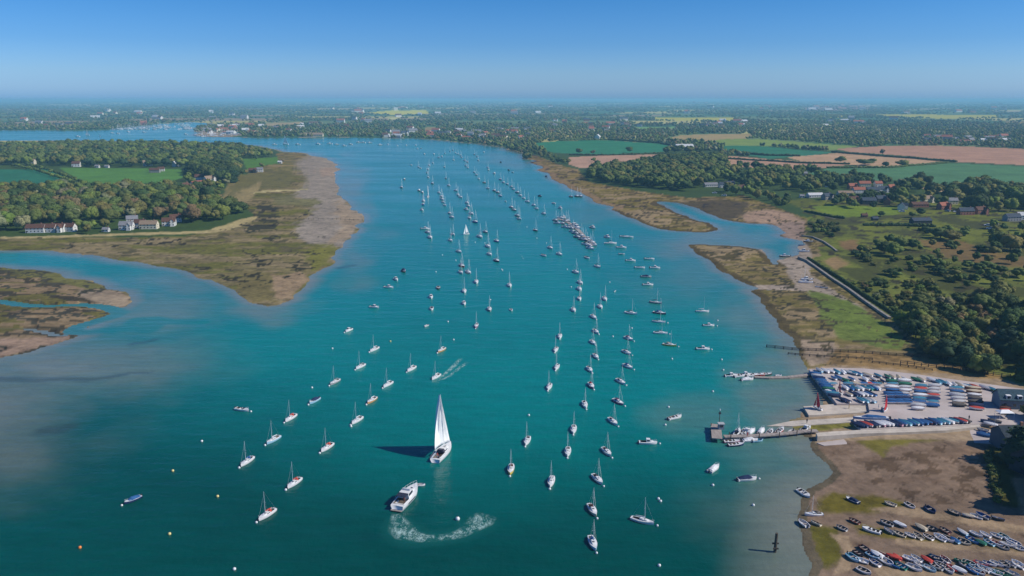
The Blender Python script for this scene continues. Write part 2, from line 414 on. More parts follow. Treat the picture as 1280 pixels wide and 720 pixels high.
PA([(282, 262), (300, 240), (318, 232), (330, 226), (322, 240), (300, 262)], (140, 130, 100), 5)
# left lower marsh
l3 = mk & inpoly(U, V, LAND['marsh'])
setc(l3, (126, 112, 92)); setc(l3 & (mn2 > .56), (70, 68, 60)); setc(l3 & (fbm(X/30, Y/12, 65) > .60), (98, 96, 62))
PA([(0, 333), (40, 335), (110, 350), (135, 360), (110, 362), (60, 350), (0, 340), (-200, 338)], (104, 106, 70), 2, mask=l3)
PA([(100, 362), (140, 362), (162, 372), (160, 384), (130, 384), (105, 376)], (140, 128, 114), 4, mask=l3)
PA([(0, 425), (60, 424), (98, 419), (70, 431), (0, 448), (-200, 460)], (142, 124, 112), 4, mask=l3)
# right marshes
rm = mk & (U > 650) & (V < 460)
setc(rm, (128, 116, 86)); setc(rm & (mn2 > .52), (108, 102, 66)); setc(rm & (mn < .42), (138, 124, 100)); setc(rm & (mn2 < .36), (84, 80, 62))
setc(rm & (SD < 5) & (V < 450), (84, 78, 60))
PA([(960, 283), (975, 279), (1008, 276), (1003, 300), (985, 299), (972, 292)], (140, 124, 116), 3)
PA([(925, 268), (960, 262), (990, 268), (1000, 276), (975, 281), (935, 278)], (150, 130, 116), 3)
PA([(840, 254), (900, 250), (935, 256), (930, 268), (912, 274), (890, 268), (865, 260)], (84, 80, 70), 5, mask=mk)
PA([(950, 312), (975, 300), (1005, 300), (1015, 318), (1012, 345), (1040, 362), (1085, 390), (1060, 395), (1020, 380), (1010, 366), (948, 362), (945, 357), (995, 358), (985, 345), (985, 335)], (148, 138, 130), 2)
PA([(1012, 366), (1040, 370), (1090, 395), (1140, 430), (1110, 440), (1050, 425), (1025, 400)], (98, 114, 64), 4)
PA([(1030, 380), (1062, 378), (1110, 405), (1140, 432), (1120, 440), (1070, 420), (1040, 402)], (96, 114, 62), 5)
PA([(1000, 425), (1040, 430), (1040, 455), (1008, 458)], (146, 132, 118), 4)
PA([(1040, 440), (1160, 450), (1260, 474), (1250, 480), (1120, 466), (1030, 458)], (140, 118, 84), 5)
# lower right foreshore
fs = (V > 540) & (U > 980) & (SD > -8)
setc(fs, (122, 106, 94)); setc(fs & (mn2 > .66), (112, 96, 84)); setc(fs & (mn < .40), (126, 110, 98))
PA([(1060, 552), (1140, 550), (1180, 552), (1120, 562), (1110, 578), (1090, 570)], (104, 100, 52), 7, mask=fs)
setc(fs & inpoly(U, V, [(1080, 580), (1180, 560), (1260, 575), (1250, 635), (1100, 632)]) & (fbm(X/4, Y/4, 66, 5)+.35*(fbm(X/1.2, Y/1.2, 67)-.5) > .545), (94, 80, 68))
PA([(1232, 560), (1262, 575), (1280, 615), (1280, 640), (1255, 638), (1248, 605), (1235, 590)], (82, 82, 36), 5, mask=fs)
PA([(1018, 625), (1040, 618), (1110, 625), (1130, 634), (1100, 642), (1050, 645), (1015, 640)], (98, 92, 38), 9, mask=fs)
PA([(1012, 660), (1040, 660), (1050, 700), (1030, 715), (1018, 690)], (90, 88, 36), 9, mask=fs)
PA([(1060, 655), (1120, 668), (1200, 680), (1280, 690), (1280, 694), (1190, 688), (1070, 672)], (104, 96, 48), 8, mask=fs)
for p in ([(1080, 638), (1130, 636), (1200, 648), (1290, 664), (1400, 680), (1400, 690), (1290, 672), (1190, 656), (1120, 646)],
          [(1035, 668), (1060, 672), (1070, 695), (1060, 715), (1040, 720), (1055, 690)],
          [(1120, 676), (1200, 684), (1290, 694), (1290, 700), (1200, 692), (1120, 684)],
          [(1090, 712), (1160, 716), (1280, 728), (1280, 740), (1100, 728)]):
    PA(p, (150, 132, 112), 3, mask=fs)
PA([(1266, 600), (1300, 600), (1330, 700), (1290, 660), (1272, 625)], (170, 140, 112), 3, mask=fs)
setc(fs & (SD < 1.2+2*mn), (92, 86, 74))
# shoreline pebbles
setc((SD > 0) & (SD < 3.2*mpp) & (V < 200) & (U > 200), (140, 138, 128))
setc((SD > 0) & (V > 196) & (V < 262) & (U > 670) & (U < 790) & (SD < 10), (128, 112, 92))
# thin dark creeks inside the marshes
cw = np.abs(fbm(X/55, Y/55, 71, 5)-.5)
inner = mk & (SD > 6) & (V > 255) & (V < 460)
setc(inner & (cw < .009), (60, 62, 54))
cw2 = np.abs(fbm(X/28, Y/20, 72, 5)-.5)
setc(rm & (SD > 6) & (cw2 < .012), (78, 74, 60)); setc(l3 & (cw2 < .02), (70, 72, 66))

PA([(1000, 462), (1040, 458), (1140, 466), (1260, 478), (1320, 500), (1320, 560), (1262, 556), (1140, 552), (1020, 555), (1000, 520)], (150, 134, 116), 3)
PA([(1020, 541), (985, 533), (1060, 528), (1070, 537)], (120, 118, 62), 2)
# height lookup
def gz(Xw, Yw):
    u, v = invP(Xw, Yw)
    i = int(np.clip(np.searchsorted(ys, v)-1, 0, len(ys)-2)); j = int(np.clip((u-xs[0])/2.0, 0, len(xs)-2))
    return float(Z[i*len(xs)+j])
def gsd(Xw, Yw):
    u, v = invP(Xw, Yw)
    i = int(np.clip(np.searchsorted(ys, v)-1, 0, len(ys)-2)); j = int(np.clip((u-xs[0])/2.0, 0, len(xs)-2))
    return float(SD[i*len(xs)+j])
# yard: flatten the ground under the built hard
nx, ny = len(xs), len(ys)
idx = np.arange(nx*ny).reshape(ny, nx)
F = np.stack([idx[1:, :-1], idx[1:, 1:], idx[:-1, 1:], idx[:-1, :-1]], -1).reshape(-1, 4)
me = arr_mesh('ground', np.stack([X, Y, Z], 1), F, None, True, 4)
set_col(me, COLr); set_f(me, np.where(marsh, 1., np.where(SD < 0, 1., 0.)), 'marsh')
m, n, b = newmat('ground_cover')
at = n.nodes.new('ShaderNodeAttribute'); at.attribute_name = 'col'
am = n.nodes.new('ShaderNodeAttribute'); am.attribute_name = 'marsh'
v1 = vramp(n, noise(n, .02, 6, .65), [(.3, .8), (.7, 1.2)])
v2 = vramp(n, noise(n, .3, 5, .7), [(.3, .72), (.7, 1.25)])
vm = vramp(n, noise(n, .09, 8, .75, stretch=(1, .8, 1)), [(.34, .5), (.47, .95), (.62, 1.18)])
mixm = n.nodes.new('ShaderNodeMix'); mixm.data_type = 'RGBA'; mixm.inputs[6].default_value = (1, 1, 1, 1)
n.links.new(am.outputs['Fac'], mixm.inputs[0]); n.links.new(vm, mixm.inputs[7])
c1 = rgbmul(n, at.outputs['Color'], v1); c2 = rgbmul(n, c1, v2); c3 = rgbmul(n, c2, mixm.outputs[2])
n.links.new(c3, b.inputs['Base Color']); b.inputs['Roughness'].default_value = .9; b.inputs['Specular IOR Level'].default_value = .15
bp = n.nodes.new('ShaderNodeBump'); bp.inputs['Strength'].default_value = .5; bp.inputs['Distance'].default_value = .5
n.links.new(noise(n, .5, 5, .7), bp.inputs['Height']); n.links.new(bp.outputs[0], b.inputs['Normal'])
me.materials.append(m)
ground = bpy.data.objects.new('ground', me); C.objects.link(ground); ground['kind'] = 'structure'

# ------------------------------------------------------------------ water
sub = (slice(None, None, 1), slice(None, None, 2))
def g2(a): return a.reshape(ny, nx)[:, ::2].ravel()
wX, wY, wS, wU, wV = g2(X), g2(Y), g2(SD), g2(U), g2(V)
wl = fbm(wU/45, wV/22, 85); wl2 = fbm(wU/50, wV/20, 86); wn = fbm(wX/90, wY/140, 81); wn2 = fbm(wX/30, wY/60, 82)
off = -wS
# width of the shallow shelf varies along the shore
shelf = 7 + 22*fbm(wX/160, wY/160, 83)
shelf = shelf*np.where(wV < 200, 2.2, 1.0)
nr_ = smooth01(820, 960, wU)*smooth01(400, 460, wV); shelf = shelf*(1-nr_)+(20+18*wn)*nr_
sh = .95*(1-smooth01(0, 1, off/shelf))**1.3
def blob(cx, cy, rx, ry, s, inner=.3):
    r = np.sqrt(((wU+60*(wl-.5)-cx)/rx)**2+((wV+30*(wl2-.5)-cy)/ry)**2)
    return s*.9*(1-smooth01(.1, 1.15, r + .9*(wn-.5)+.5*(wn2-.5)))
for bl in ((40, 455, 300, 75, 1.05), (-40, 490, 250, 135, 1.05), (20, 430, 200, 45, 1.0), (205, 352, 90, 26, .6), (0, 560, 120, 90, .6), (200, 395, 130, 38, .62), (150, 455, 190, 60, .75), (10, 560, 130, 90, .45), (330, 388, 60, 26, .75),
           (440, 240, 34, 60, .75), (445, 320, 42, 40, .55), (760, 262, 80, 20, .45), (880, 300, 110, 22, .8), (930, 295, 80, 14, .6), (940, 400, 60, 42, .55), (985, 440, 70, 40, .65),
           (985, 490, 75, 45, .7), (975, 570, 90, 55, .5), (930, 640, 120, 70, .22), (860, 520, 80, 30, .35), (985, 680, 50, 60, .6), (860, 345, 90, 40, .35), (640, 200, 60, 12, .5)):
    sh = np.maximum(sh, blob(*bl))
# darker weed streaks on the shelf
streak = np.zeros(len(wX))
for pl_, wd_ in (([(-60, 472), (0, 474), (50, 475), (80, 473), (110, 475), (140, 471), (165, 466), (190, 465)], 3.4), ([(58, 538), (75, 537), (84, 534)], 5.0), ([(165, 430), (185, 427), (195, 424)], 3.0), ([(425, 335), (440, 332)], 6.0)):
    d_ = segdist(wX, wY, [Pn(*p) for p in pl_], False); streak = np.maximum(streak, (1-smooth01(.2, 1, d_/(wd_*(.2+1.8*wn2)))**1.0)*.5)
sh = np.clip(sh, 0, 1)
for cw_, wd in CREEKW[:1]:
    d = segdist(wX, wY, cw_, False); sh = sh*(1-.75*(1-smooth01(wd*.7, wd*1.6, d)))
F = None
wnx = len(xs[::2]); idx = np.arange(wnx*ny).reshape(ny, wnx)
F = np.stack([idx[1:, :-1], idx[1:, 1:], idx[:-1, 1:], idx[:-1, :-1]], -1).reshape(-1, 4)
keep = (wS[F].min(axis=1) < 30) & (wY[F].max(axis=1) < 9000)
F = F[keep]
used = np.unique(F); remap = -np.ones(wnx*ny, int); remap[used] = np.arange(len(used))
me = arr_mesh('water', np.stack([wX[used], wY[used], np.zeros(len(used))], 1), remap[F], None, True, 4)
set_f(me, sh[used], 'shallow'); set_f(me, streak[used], 'weed')
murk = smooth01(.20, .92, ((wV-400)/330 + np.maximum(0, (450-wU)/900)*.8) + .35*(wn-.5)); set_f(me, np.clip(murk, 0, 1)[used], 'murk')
m, n, b = newmat('estuary_water')
a1 = n.nodes.new('ShaderNodeAttribute'); a1.attribute_name = 'shallow'
a2 = n.nodes.new('ShaderNodeAttribute'); a2.attribute_name = 'weed'
deep = vramp(n, noise(n, .006, 4, .6, stretch=(1, .5, 1)), [(.35, (.0, .168, .150)), (.65, (.0, .210, .188))])
shal = vramp(n, noise(n, .02, 5, .6, stretch=(.6, 1.4, 1)), [(.3, (.145, .175, .142)), (.7, (.20, .21, .165))])
mx = n.nodes.new('ShaderNodeMix'); mx.data_type = 'RGBA'
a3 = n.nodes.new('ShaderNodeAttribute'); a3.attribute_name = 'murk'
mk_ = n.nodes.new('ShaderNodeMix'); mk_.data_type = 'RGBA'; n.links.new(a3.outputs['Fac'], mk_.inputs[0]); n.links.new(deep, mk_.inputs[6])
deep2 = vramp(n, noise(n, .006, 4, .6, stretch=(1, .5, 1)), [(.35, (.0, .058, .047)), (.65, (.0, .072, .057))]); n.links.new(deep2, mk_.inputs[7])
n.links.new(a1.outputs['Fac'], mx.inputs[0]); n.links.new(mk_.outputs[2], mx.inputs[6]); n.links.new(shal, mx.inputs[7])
mx2 = n.nodes.new('ShaderNodeMix'); mx2.data_type = 'RGBA'; mx2.inputs[7].default_value = (.03, .045, .04, 1)
n.links.new(a2.outputs['Fac'], mx2.inputs[0]); n.links.new(mx.outputs[2], mx2.inputs[6])
rip = vramp(n, noise(n, .16, 6, .7, stretch=(.45, 1.7, 1)), [(.35, .90), (.65, 1.10)])
n.links.new(rgbmul(n, mx2.outputs[2], rip), b.inputs['Base Color'])
b.inputs['IOR'].default_value = 1.33; b.inputs['Specular IOR Level'].default_value = .27
rr_ = vramp(n, noise(n, .012, 4, .6, stretch=(.5, 1.6, 1)), [(.35, .10), (.65, .24)]); n.links.new(rr_, b.inputs['Roughness'])
bp = n.nodes.new('ShaderNodeBump'); bp.inputs['Strength'].default_value = .5; bp.inputs['Distance'].default_value = .3
nz = noise(n, .55, 5, .6, stretch=(1, .55, 1))
bp2 = n.nodes.new('ShaderNodeBump'); bp2.inputs['Strength'].default_value = .4; bp2.inputs['Distance'].default_value = 1.2
n.links.new(noise(n, .09, 4, .6, stretch=(.6, 1.5, 1)), bp2.inputs['Height']); n.links.new(bp2.outputs[0], bp.inputs['Normal'])
n.links.new(nz, bp.inputs['Height']); n.links.new(bp.outputs[0], b.inputs['Normal'])
me.materials.append(m)
water = bpy.data.objects.new('water', me); C.objects.link(water); water['kind'] = 'structure'

# ------------------------------------------------------------------ haze
hz = MB().box(-90000, 90000, -3000, 125000, -8, 118).build('haze', None); hz['kind'] = 'stuff'
hm = bpy.data.materials.new('air_haze'); hm.use_nodes = True; hn = hm.node_tree; hn.nodes.clear()
pv = hn.nodes.new('ShaderNodeVolumePrincipled'); pv.inputs['Density'].default_value = HAZE_D; pv.inputs['Color'].default_value = (.37, .76, .98, 1)
ho = hn.nodes.new('ShaderNodeOutputMaterial'); hn.links.new(pv.outputs[0], ho.inputs['Volume'])
hz.data.materials.append(hm)
exec_parts = []

# ================================================================== BOATS
def loft(L, B, F0, tr=.6, ns=11, wl=-.25, bowrise=.35, side=True, mid=.42, flare=.88):
    st = []
    for i in range(ns):
        t = i/(ns-1)
        if t < mid: hb = B/2*(tr+(1-tr)*math.sin(math.pi/2*t/mid))
        else: hb = B/2*(1-((t-mid)/(1-mid))**2.3)
        hb = max(hb, .02)
        zs = F0*(1+bowrise*max(0, t-.3)**1.5*1.7+.06*(1-t))
        st.append((-L/2+L*t, hb, zs, t))
    return st
def hull_mb(st, wl=-.25, flare=.85):
    mb = MB(); rows = []
    for y, hb, zs, t in st:
        rk = .0 if t < .85 else -(t-.85)*1.6
        rows.append([(-hb, y, zs), (-hb*.97, y+rk*.15, zs*.55), (-hb*flare, y+rk*.4, .02), (-hb*.5, y+rk, wl), (hb*.5, y+rk, wl), (hb*flare, y+rk*.4, .02), (hb*.97, y+rk*.15, zs*.55), (hb, y, zs)])
    k = len(rows[0]); vs = [v for r in rows for v in r]; fs = []
    for i in range(len(rows)-1):
        for j in range(k-1):
            a = i*k+j; fs.append((a, a+1, a+k+1, a+k))
    fs.append(tuple(range(k)))
    mb.add(vs, fs); return mb
def deck_mb(st, c0=None, c1=None, cw=.6, floor=.12):
    d = MB(); c = MB()
    for i in range(len(st)-1):
        (y0, h0, z0, t0), (y1, h1, z1, t1) = st[i], st[i+1]
        cr_ = .04
        if c0 is not None and c0 <= i < c1:
            for s in (-1, 1):
                d.add([(s*h0, y0, z0), (s*h1, y1, z1), (s*h1*cw, y1, z1+.12), (s*h0*cw, y0, z0+.12)], [(0, 1, 2, 3) if s < 0 else (3, 2, 1, 0)])
                c.add([(s*h0*cw, y0, z0+.12), (s*h1*cw, y1, z1+.12), (s*h1*cw*.85, y1, floor), (s*h0*cw*.85, y0, floor)], [(0, 1, 2, 3) if s < 0 else (3, 2, 1, 0)])
            c.add([(-h0*cw*.85, y0, floor), (-h1*cw*.85, y1, floor), (h1*cw*.85, y1, floor), (h0*cw*.85, y0, floor)], [(3, 2, 1, 0)])
            if i == c0: c.add([(-h0*cw, y0, z0+.12), (h0*cw, y0, z0+.12), (h0*cw*.85, y0, floor), (-h0*cw*.85, y0, floor)], [(0, 1, 2, 3)])
            if i == c1-1: c.add([(-h1*cw, y1, z1+.12), (h1*cw, y1, z1+.12), (h1*cw*.85, y1, floor), (-h1*cw*.85, y1, floor)], [(3, 2, 1, 0)])
        else:
            d.add([(-h0, y0, z0), (-h1, y1, z1), (0, y1, z1+cr_), (0, y0, z0+cr_), (h1, y1, z1), (h0, y0, z0)], [(3, 2, 1, 0), (3, 5, 4, 2)][0:1] and [(0, 3, 2, 1), (3, 5, 4, 2)])
    return d, c
def loftbody(rows):
    """rows: list of (y, halfwidth bottom, halfwidth top, z0, z1)"""
    mb = MB(); vs = []
    for y, a, b_, z0, z1 in rows: vs += [(-a, y, z0), (-b_, y, z1), (b_, y, z1), (a, y, z0)]
    fs = []
    for i in range(len(rows)-1):
        for j in range(3): a = i*4+j; fs.append((a, a+4, a+5, a+1))
    n_ = (len(rows)-1)*4
    fs += [(0, 1, 2, 3), (n_+3, n_+2, n_+1, n_)]
    return mb.add(vs, fs)
LBLD = {}
def make_yacht(style=0):
    L, B = (7.6, 2.45) if style != 2 else (7.2, 2.1)
    r = empty('sailing_boat')
    st = loft(L, B, .75, .62 if style != 2 else .35, 13)
    hull = hull_mb(st).build('hull', M['gel'], r, True)
    d, c = deck_mb(st, 1, 5, .58, .2)
    d.build('deck', M['deck'], r); c.build('cockpit', M['teak'], r)
    z = .82
    if style == 0:
        loftbody([(-.8, .78, .66, z, z+.42), (.4, .78, .62, z, z+.42), (1.5, .58, .45, z, z+.34), (2.2, .34, .25, z, z+.08)]).build('cabin', M['deck'], r)
        w_ = MB()
        for s in (-1, 1): w_.add([(s*.77, -.5, z+.13), (s*.77, .5, z+.13), (s*.70, .5, z+.3), (s*.71, -.5, z+.3)], [(0, 1, 2, 3) if s > 0 else (3, 2, 1, 0)]); w_.add([(s*.70, .6, z+.12), (s*.585, 1.4, z+.12), (s*.53, 1.4, z+.26), (s*.65, .6, z+.28)], [(0, 1, 2, 3) if s > 0 else (3, 2, 1, 0)])
        w_.box(-.25, .25, .55, .95, z+.41, z+.46); w_.build('window', M['window'], r)
    elif style == 1:
        loftbody([(-.9, .80, .7, z, z+.5), (.2, .8, .66, z, z+.5), (1.2, .62, .5, z, z+.4), (2.3, .4, .25, z, z+.06)]).build('cabin', M['deck'], r)
        w_ = MB()
        for s in (-1, 1): w_.add([(s*.79, -.6, z+.15), (s*.79, .6, z+.15), (s*.70, .6, z+.36), (s*.71, -.6, z+.36)], [(0, 1, 2, 3) if s > 0 else (3, 2, 1, 0)])
        w_.box(-.3, .3, .5, 1.0, z+.49, z+.54); w_.build('window', M['window'], r)
        loftbody([(-1.35, .82, .5, z+.1, z+.95), (-.75, .82, .5, z+.4, z+.9), (-.55, .7, .4, z+.45, z+.55)]).build('spray_hood', M['canvas'], r)
    else:
        loftbody([(-.2, .45, .38, z-.05, z+.25), (.9, .42, .32, z-.05, z+.25), (1.5, .3, .2, z-.05, z+.1)]).build('cabin', M['deck'], r)
    mh = 8.6
    MB().tube((0, .75, .8), (0, .70, mh), .07, .04, 6).build('mast', M['metal'], r)
    MB().tube((0, .72, 1.75), (0, -2.3, 1.65), .05, .05, 5).build('boom', M['metal'], r)
    cv = MB(); cv.tube((0, .6, 1.92), (0, -.8, 1.86), .17, .13, 6); cv.tube((0, -.8, 1.86), (0, -2.2, 1.76), .13, .07, 6); cv.build('sail_cover', M['canvas'], r)
    rg = MB()
    for s in (-1, 1):
        rg.tube((s*B*.44, .6, .8), (s*.42, .7, 5.0), .012, .012, 3); rg.tube((s*.42, .7, 5), (0, .7, mh-.4), .012, .012, 3); rg.tube((0, .72, 5.0), (s*.44, .7, 5.0), .03, .03, 4)
    rg.tube((0, L/2-.1, 1.05), (0, .7, mh-.8), .02, .02, 3); rg.tube((0, -L/2+.1, .8), (0, .7, mh-.05), .012, .012, 3)
    rg.build('rigging', M['metal'], r)
    pu = MB()
    for s in (-1, 1):
        pts = [(s*.75, L/2-1.3, 1.0), (s*.45, L/2-.5, 1.55), (0, L/2+.02, 1.6)]
        pu.tube(pts[0], pts[1], .02, .02, 4); pu.tube(pts[1], pts[2], .02, .02, 4)
    pu.build('rail', M['metal'], r)
    MB().box(-.12, .12, -L/2-.32, -L/2-.02, .1, .95, .03).build('outboard_motor', M['rubber'], r)
    MB().box(-.03, .03, -L/2-.22, -L/2-.0, -.3, .75).box(-.025, .025, -L/2-.1, -L/2+1.0, .92, .97).build('rudder', M['wood'], r) if style == 2 else None
    register(r); return r
def make_motor(style=0):
    L, B = 6.4, 2.35
    r = empty('motor_boat')
    st = loft(L, B, .72, .85, 12, mid=.5)
    hull_mb(st).build('hull', M['gel'], r, True)
    d, c = deck_mb(st, 1, 5 if style != 1 else 7, .78, .2)
    d.build('deck', M['deck'], r); c.build('cockpit', M['teak'], r)
    z = .78
    if style == 0:
        cab = loftbody([(-.65, .85, .7, z, z+1.15), (.6, .82, .66, z, z+1.12), (1.15, .72, .55, z, z+.45), (2.1, .42, .3, z, z+.12)]).build('cabin', M['deck'], r)
        w_ = MB()
        for s in (-1, 1): w_.add([(s*.815, -.45, z+.45), (s*.795, .55, z+.45), (s*.70, .5, z+.92), (s*.725, -.45, z+.95)], [(0, 1, 2, 3) if s > 0 else (3, 2, 1, 0)])
        w_.add([(-.60, 1.16, z+.5), (.60, 1.16, z+.5), (.60, .70, z+1.05), (-.60, .70, z+1.05)], [(0, 1, 2, 3)]); w_.build('window', M['window'], r)
    elif style == 1:
        loftbody([(-.2, .55, .5, z-.5, z+.25), (.25, .55, .45, z-.5, z+.28)]).build('console', M['deck'], r)
        MB().add([(-.6, .9, z+.1), (.6, .9, z+.1), (.5, .6, z+.55), (-.5, .6, z+.55)], [(0, 1, 2, 3)]).build('windscreen', M['window'], r)
        MB().box(-.8, .8, -1.6, -1.2, .2, .62).build('seat', M['deck'], r)
    else:
        loftbody([(-2.7, .98, .5, z+.05, z+.3), (-1.2, 1.05, .35, z+.05, z+.75), (.6, 1.0, .35, z+.05, z+.9), (1.6, .75, .1, z+.05, z+.25)]).build('cover', M['canvas'], r)
    MB().box(-.2, .2, -L/2-.5, -L/2-.02, .25, 1.15, .06).box(-.05, .05, -L/2-.35, -L/2-.15, -.3, .3).build('outboard_motor', M['rubber'], r)
    ra = MB()
    for s in (-1, 1): ra.tube((s*.9, .9, 1.0), (s*.6, 2.4, 1.5), .022, .022, 4); ra.tube((s*.6, 2.4, 1.5), (0, 3.1, 1.6), .022, .022, 4); ra.tube((s*.6, 2.4, .95), (s*.6, 2.4, 1.5), .018, .018, 4)
    ra.build('rail', M['metal'], r)
    register(r); return r
def make_tender(style=0, name='rowing_boat'):
    L, B = (3.3, 1.5)
    r = empty(name)
    st = loft(L, B, .5, .75 if style != 2 else .6, 9, mid=.5)
    hull_mb(st, -.06, .7).build('hull', M['gel'], r, True)
    g = MB(); ins = MB()
    for i in range(len(st)-1):
        (y0, h0, z0, t0), (y1, h1, z1, t1) = st[i], st[i+1]
        for s in (-1, 1):
            a0, a1 = max(h0-.09, .0), max(h1-.09, 0)
            g.add([(s*(h0+.02), y0, z0), (s*(h1+.02), y1, z1), (s*a1, y1, z1+.03), (s*a0, y0, z0+.03)], [(0, 1, 2, 3) if s < 0 else (3, 2, 1, 0)])
            ins.add([(s*a0, y0, z0+.03), (s*a1, y1, z1+.03), (s*a1*.75, y1, .1), (s*a0*.75, y0, .1)], [(0, 1, 2, 3) if s < 0 else (3, 2, 1, 0)])
        a0, a1 = max(h0-.09, 0)*.75, max(h1-.09, 0)*.75
        ins.add([(-a0, y0, .1), (-a1, y1, .1), (a1, y1, .1), (a0, y0, .1)], [(3, 2, 1, 0)])
    g.build('gunwale', M['gel'], r)
    ins.build('inside', M['canvas'], r)
    if style == 0:
        for y in (-.9, .25, 1.05): MB().box(-.62 if y < .9 else -.4, .62 if y < .9 else .4, y-.14, y+.14, .34, .38).build('thwart', M['plank'], r)
    elif style == 1:
        MB().box(-.58, .58, -.5, -.15, .34, .38).build('thwart', M['plank'], r)
        MB().box(-.11, .11, -L/2-.2, -L/2+.02, .1, .85, .03).build('outboard_motor', M['rubber'], r)
    register(r); return r
def make_covered(name='covered_dinghy', L=4.3, B=1.65):
    r = empty(name)
    st = loft(L, B, .55, .8, 9, mid=.45)
    hull_mb(st, -.05, .75).build('hull', M['gel'], r, True)
    rows = []
    for y, hb, zs, t in st: rows.append((y, hb+.03, max(.04, hb*.12), zs-.03, zs+.05+.33*math.sin(math.pi*min(1, t*1.05))**.7))
    loftbody(rows).build('cover', M['canvas'], r)
    tr = MB()
    for s in (-1, 1): tr.box(s*.5-.08, s*.5+.08, -.35, .1, -.35, -.02)
    tr.box(-.05, .05, -1.5, 2.6, -.14, -.07).box(-.55, .55, -.2, -.1, -.2, -.1).build('launching_trolley', M['rubber'], r)
    register(r); return r
def make_open_dinghy():
    r = make_tender(0, 'sailing_dinghy'); return r
def make_buoy():
    r = empty('mooring_buoy'); mb = MB(); n_ = 10; rows = 6
    vs = []; fs = []
    for i in range(rows+1):
        a = math.pi*i/rows
        for k in range(n_): q_ = 2*math.pi*k/n_; vs.append((.34*math.sin(a)*math.cos(q_), .34*math.sin(a)*math.sin(q_), .14+.34*math.cos(a)))
    for i in range(rows):
        for k in range(n_): fs.append((i*n_+k, (i+1)*n_+k, (i+1)*n_+(k+1) % n_, i*n_+(k+1) % n_))
    mb.add(vs, fs); mb.build('float', M['buoy'], r, True)
    MB().tube((0, 0, .45), (0, 0, .66), .05, .05, 6).build('ring', M['rubber'], r)
    register(r); return r
protoY = [make_yacht(0), make_yacht(1), make_yacht(2)]
protoM = [make_motor(0), make_motor(1), make_motor(2)]
protoT = [make_tender(0), make_tender(1)]
protoB = make_buoy()
protoC = make_covered()
PROTOS = protoY+protoM+protoT+[protoB, protoC]
def color_tree(o, cm):
    for x in walk_link(o):
        k = x.name.split('.')[0]
        if k in cm: x.color = (*cm[k], 1)
childmap = {}
def spawn(p, x, y, z, rz, s=1, cm=None, skip=(), tilt=0):
    """copy a prototype thing with its parts"""
    c = p.copy(); C.objects.link(c); c.location = (x, y, z); c.rotation_euler = (tilt*.6, tilt, rz); c.scale = (s, s, s)
    def rec(src, dst):
        for ch in kids.get(src.name, ()):
            k = ch.name.split('.')[0]
            if k in skip: continue
            q_ = ch.copy(); C.objects.link(q_); q_.parent = dst
            if cm and k in cm: q_.color = (*cm[k], 1)
            rec(ch, q_)
    rec(p, c); return c
ORD = ['', 'first', 'second', 'third', 'fourth', 'fifth', 'sixth', 'seventh', 'eighth', 'ninth', 'tenth', 'eleventh', 'twelfth', 'thirteenth', 'fourteenth', 'fifteenth', 'sixteenth', 'seventeenth', 'eighteenth', 'nineteenth']
TENS = {2: 'twent', 3: 'thirt', 4: 'fort', 5: 'fift', 6: 'sixt', 7: 'sevent', 8: 'eight', 9: 'ninet'}
def ordw(k):
    if k < 20: return ORD[k]
    if k < 100:
        t, u = divmod(k, 10)
        return TENS[t]+'ieth' if u == 0 else TENS[t]+'y-'+ORD[u]
    return 'hundred and '+ordw(k-100) if k > 100 else 'hundredth'
W_ = (.82, .78, .77)
HC = {'w': (W_, 'white'), 'c': ((.62, .55, .42), 'cream'), 'n': ((.02, .04, .12), 'navy'), 'b': ((.04, .16, .42), 'blue'), 'l': ((.35, .58, .72), 'pale blue'), 'r': ((.5, .05, .04), 'red'), 'y': ((.75, .52, .10), 'yellow'),
      'o': ((.60, .33, .14), 'orange-brown'), 'k': ((.05, .05, .06), 'black'), 'g': ((.03, .20, .12), 'green'), 'p': ((.42, .22, .30), 'purplish'), 'e': ((.35, .35, .36), 'grey'), 'm': ((.16, .06, .05), 'maroon')}
COVERN = {'b': (.03, .11, .27), 'n': (.02, .035, .09), 'r': (.5, .07, .05), 'g': (.03, .16, .10), 'w': (.7, .7, .7), 'k': (.11, .10, .09), 'p': (.3, .12, .2), 'c': (.5, .42, .3), 't': (.05, .21, .30), 'e': (.48, .48, .48)}
CVN = {'b': 'blue', 'n': 'navy', 'r': 'red', 'g': 'green', 'w': 'white', 'k': 'black', 'p': 'purple', 'c': 'tan', 't': 'turquoise', 'e': 'grey'}
def scale_at(y): return .86 if y > 430 else min(1.27, .86+(430-y)/130*.38)
def heading(x, y):
    if y > 395:
        if x < 575: a = (-.38, -.92)
        elif x < 720: a = (-.14, -1)
        elif x < 800: t = (x-720)/80; a = (.05+.5*t, -.95+.1*t)
        else: a = (.95, -.3)
    elif x > 770: a = (.95, -.25) if y < 370 else (.8, -.55)
    elif y < 350: a = (.35, -.92) if x < 760 else (.9, -.3)
    else: a = (.1, -1)
    return a
BOATS = []   # x, y, kind, hull colour, cover colour
def add(s):
    for t in s.split():
        p = t.split(','); BOATS.append((float(p[0]), float(p[1]), p[2], p[3], p[4] if len(p) > 4 else 'n'))
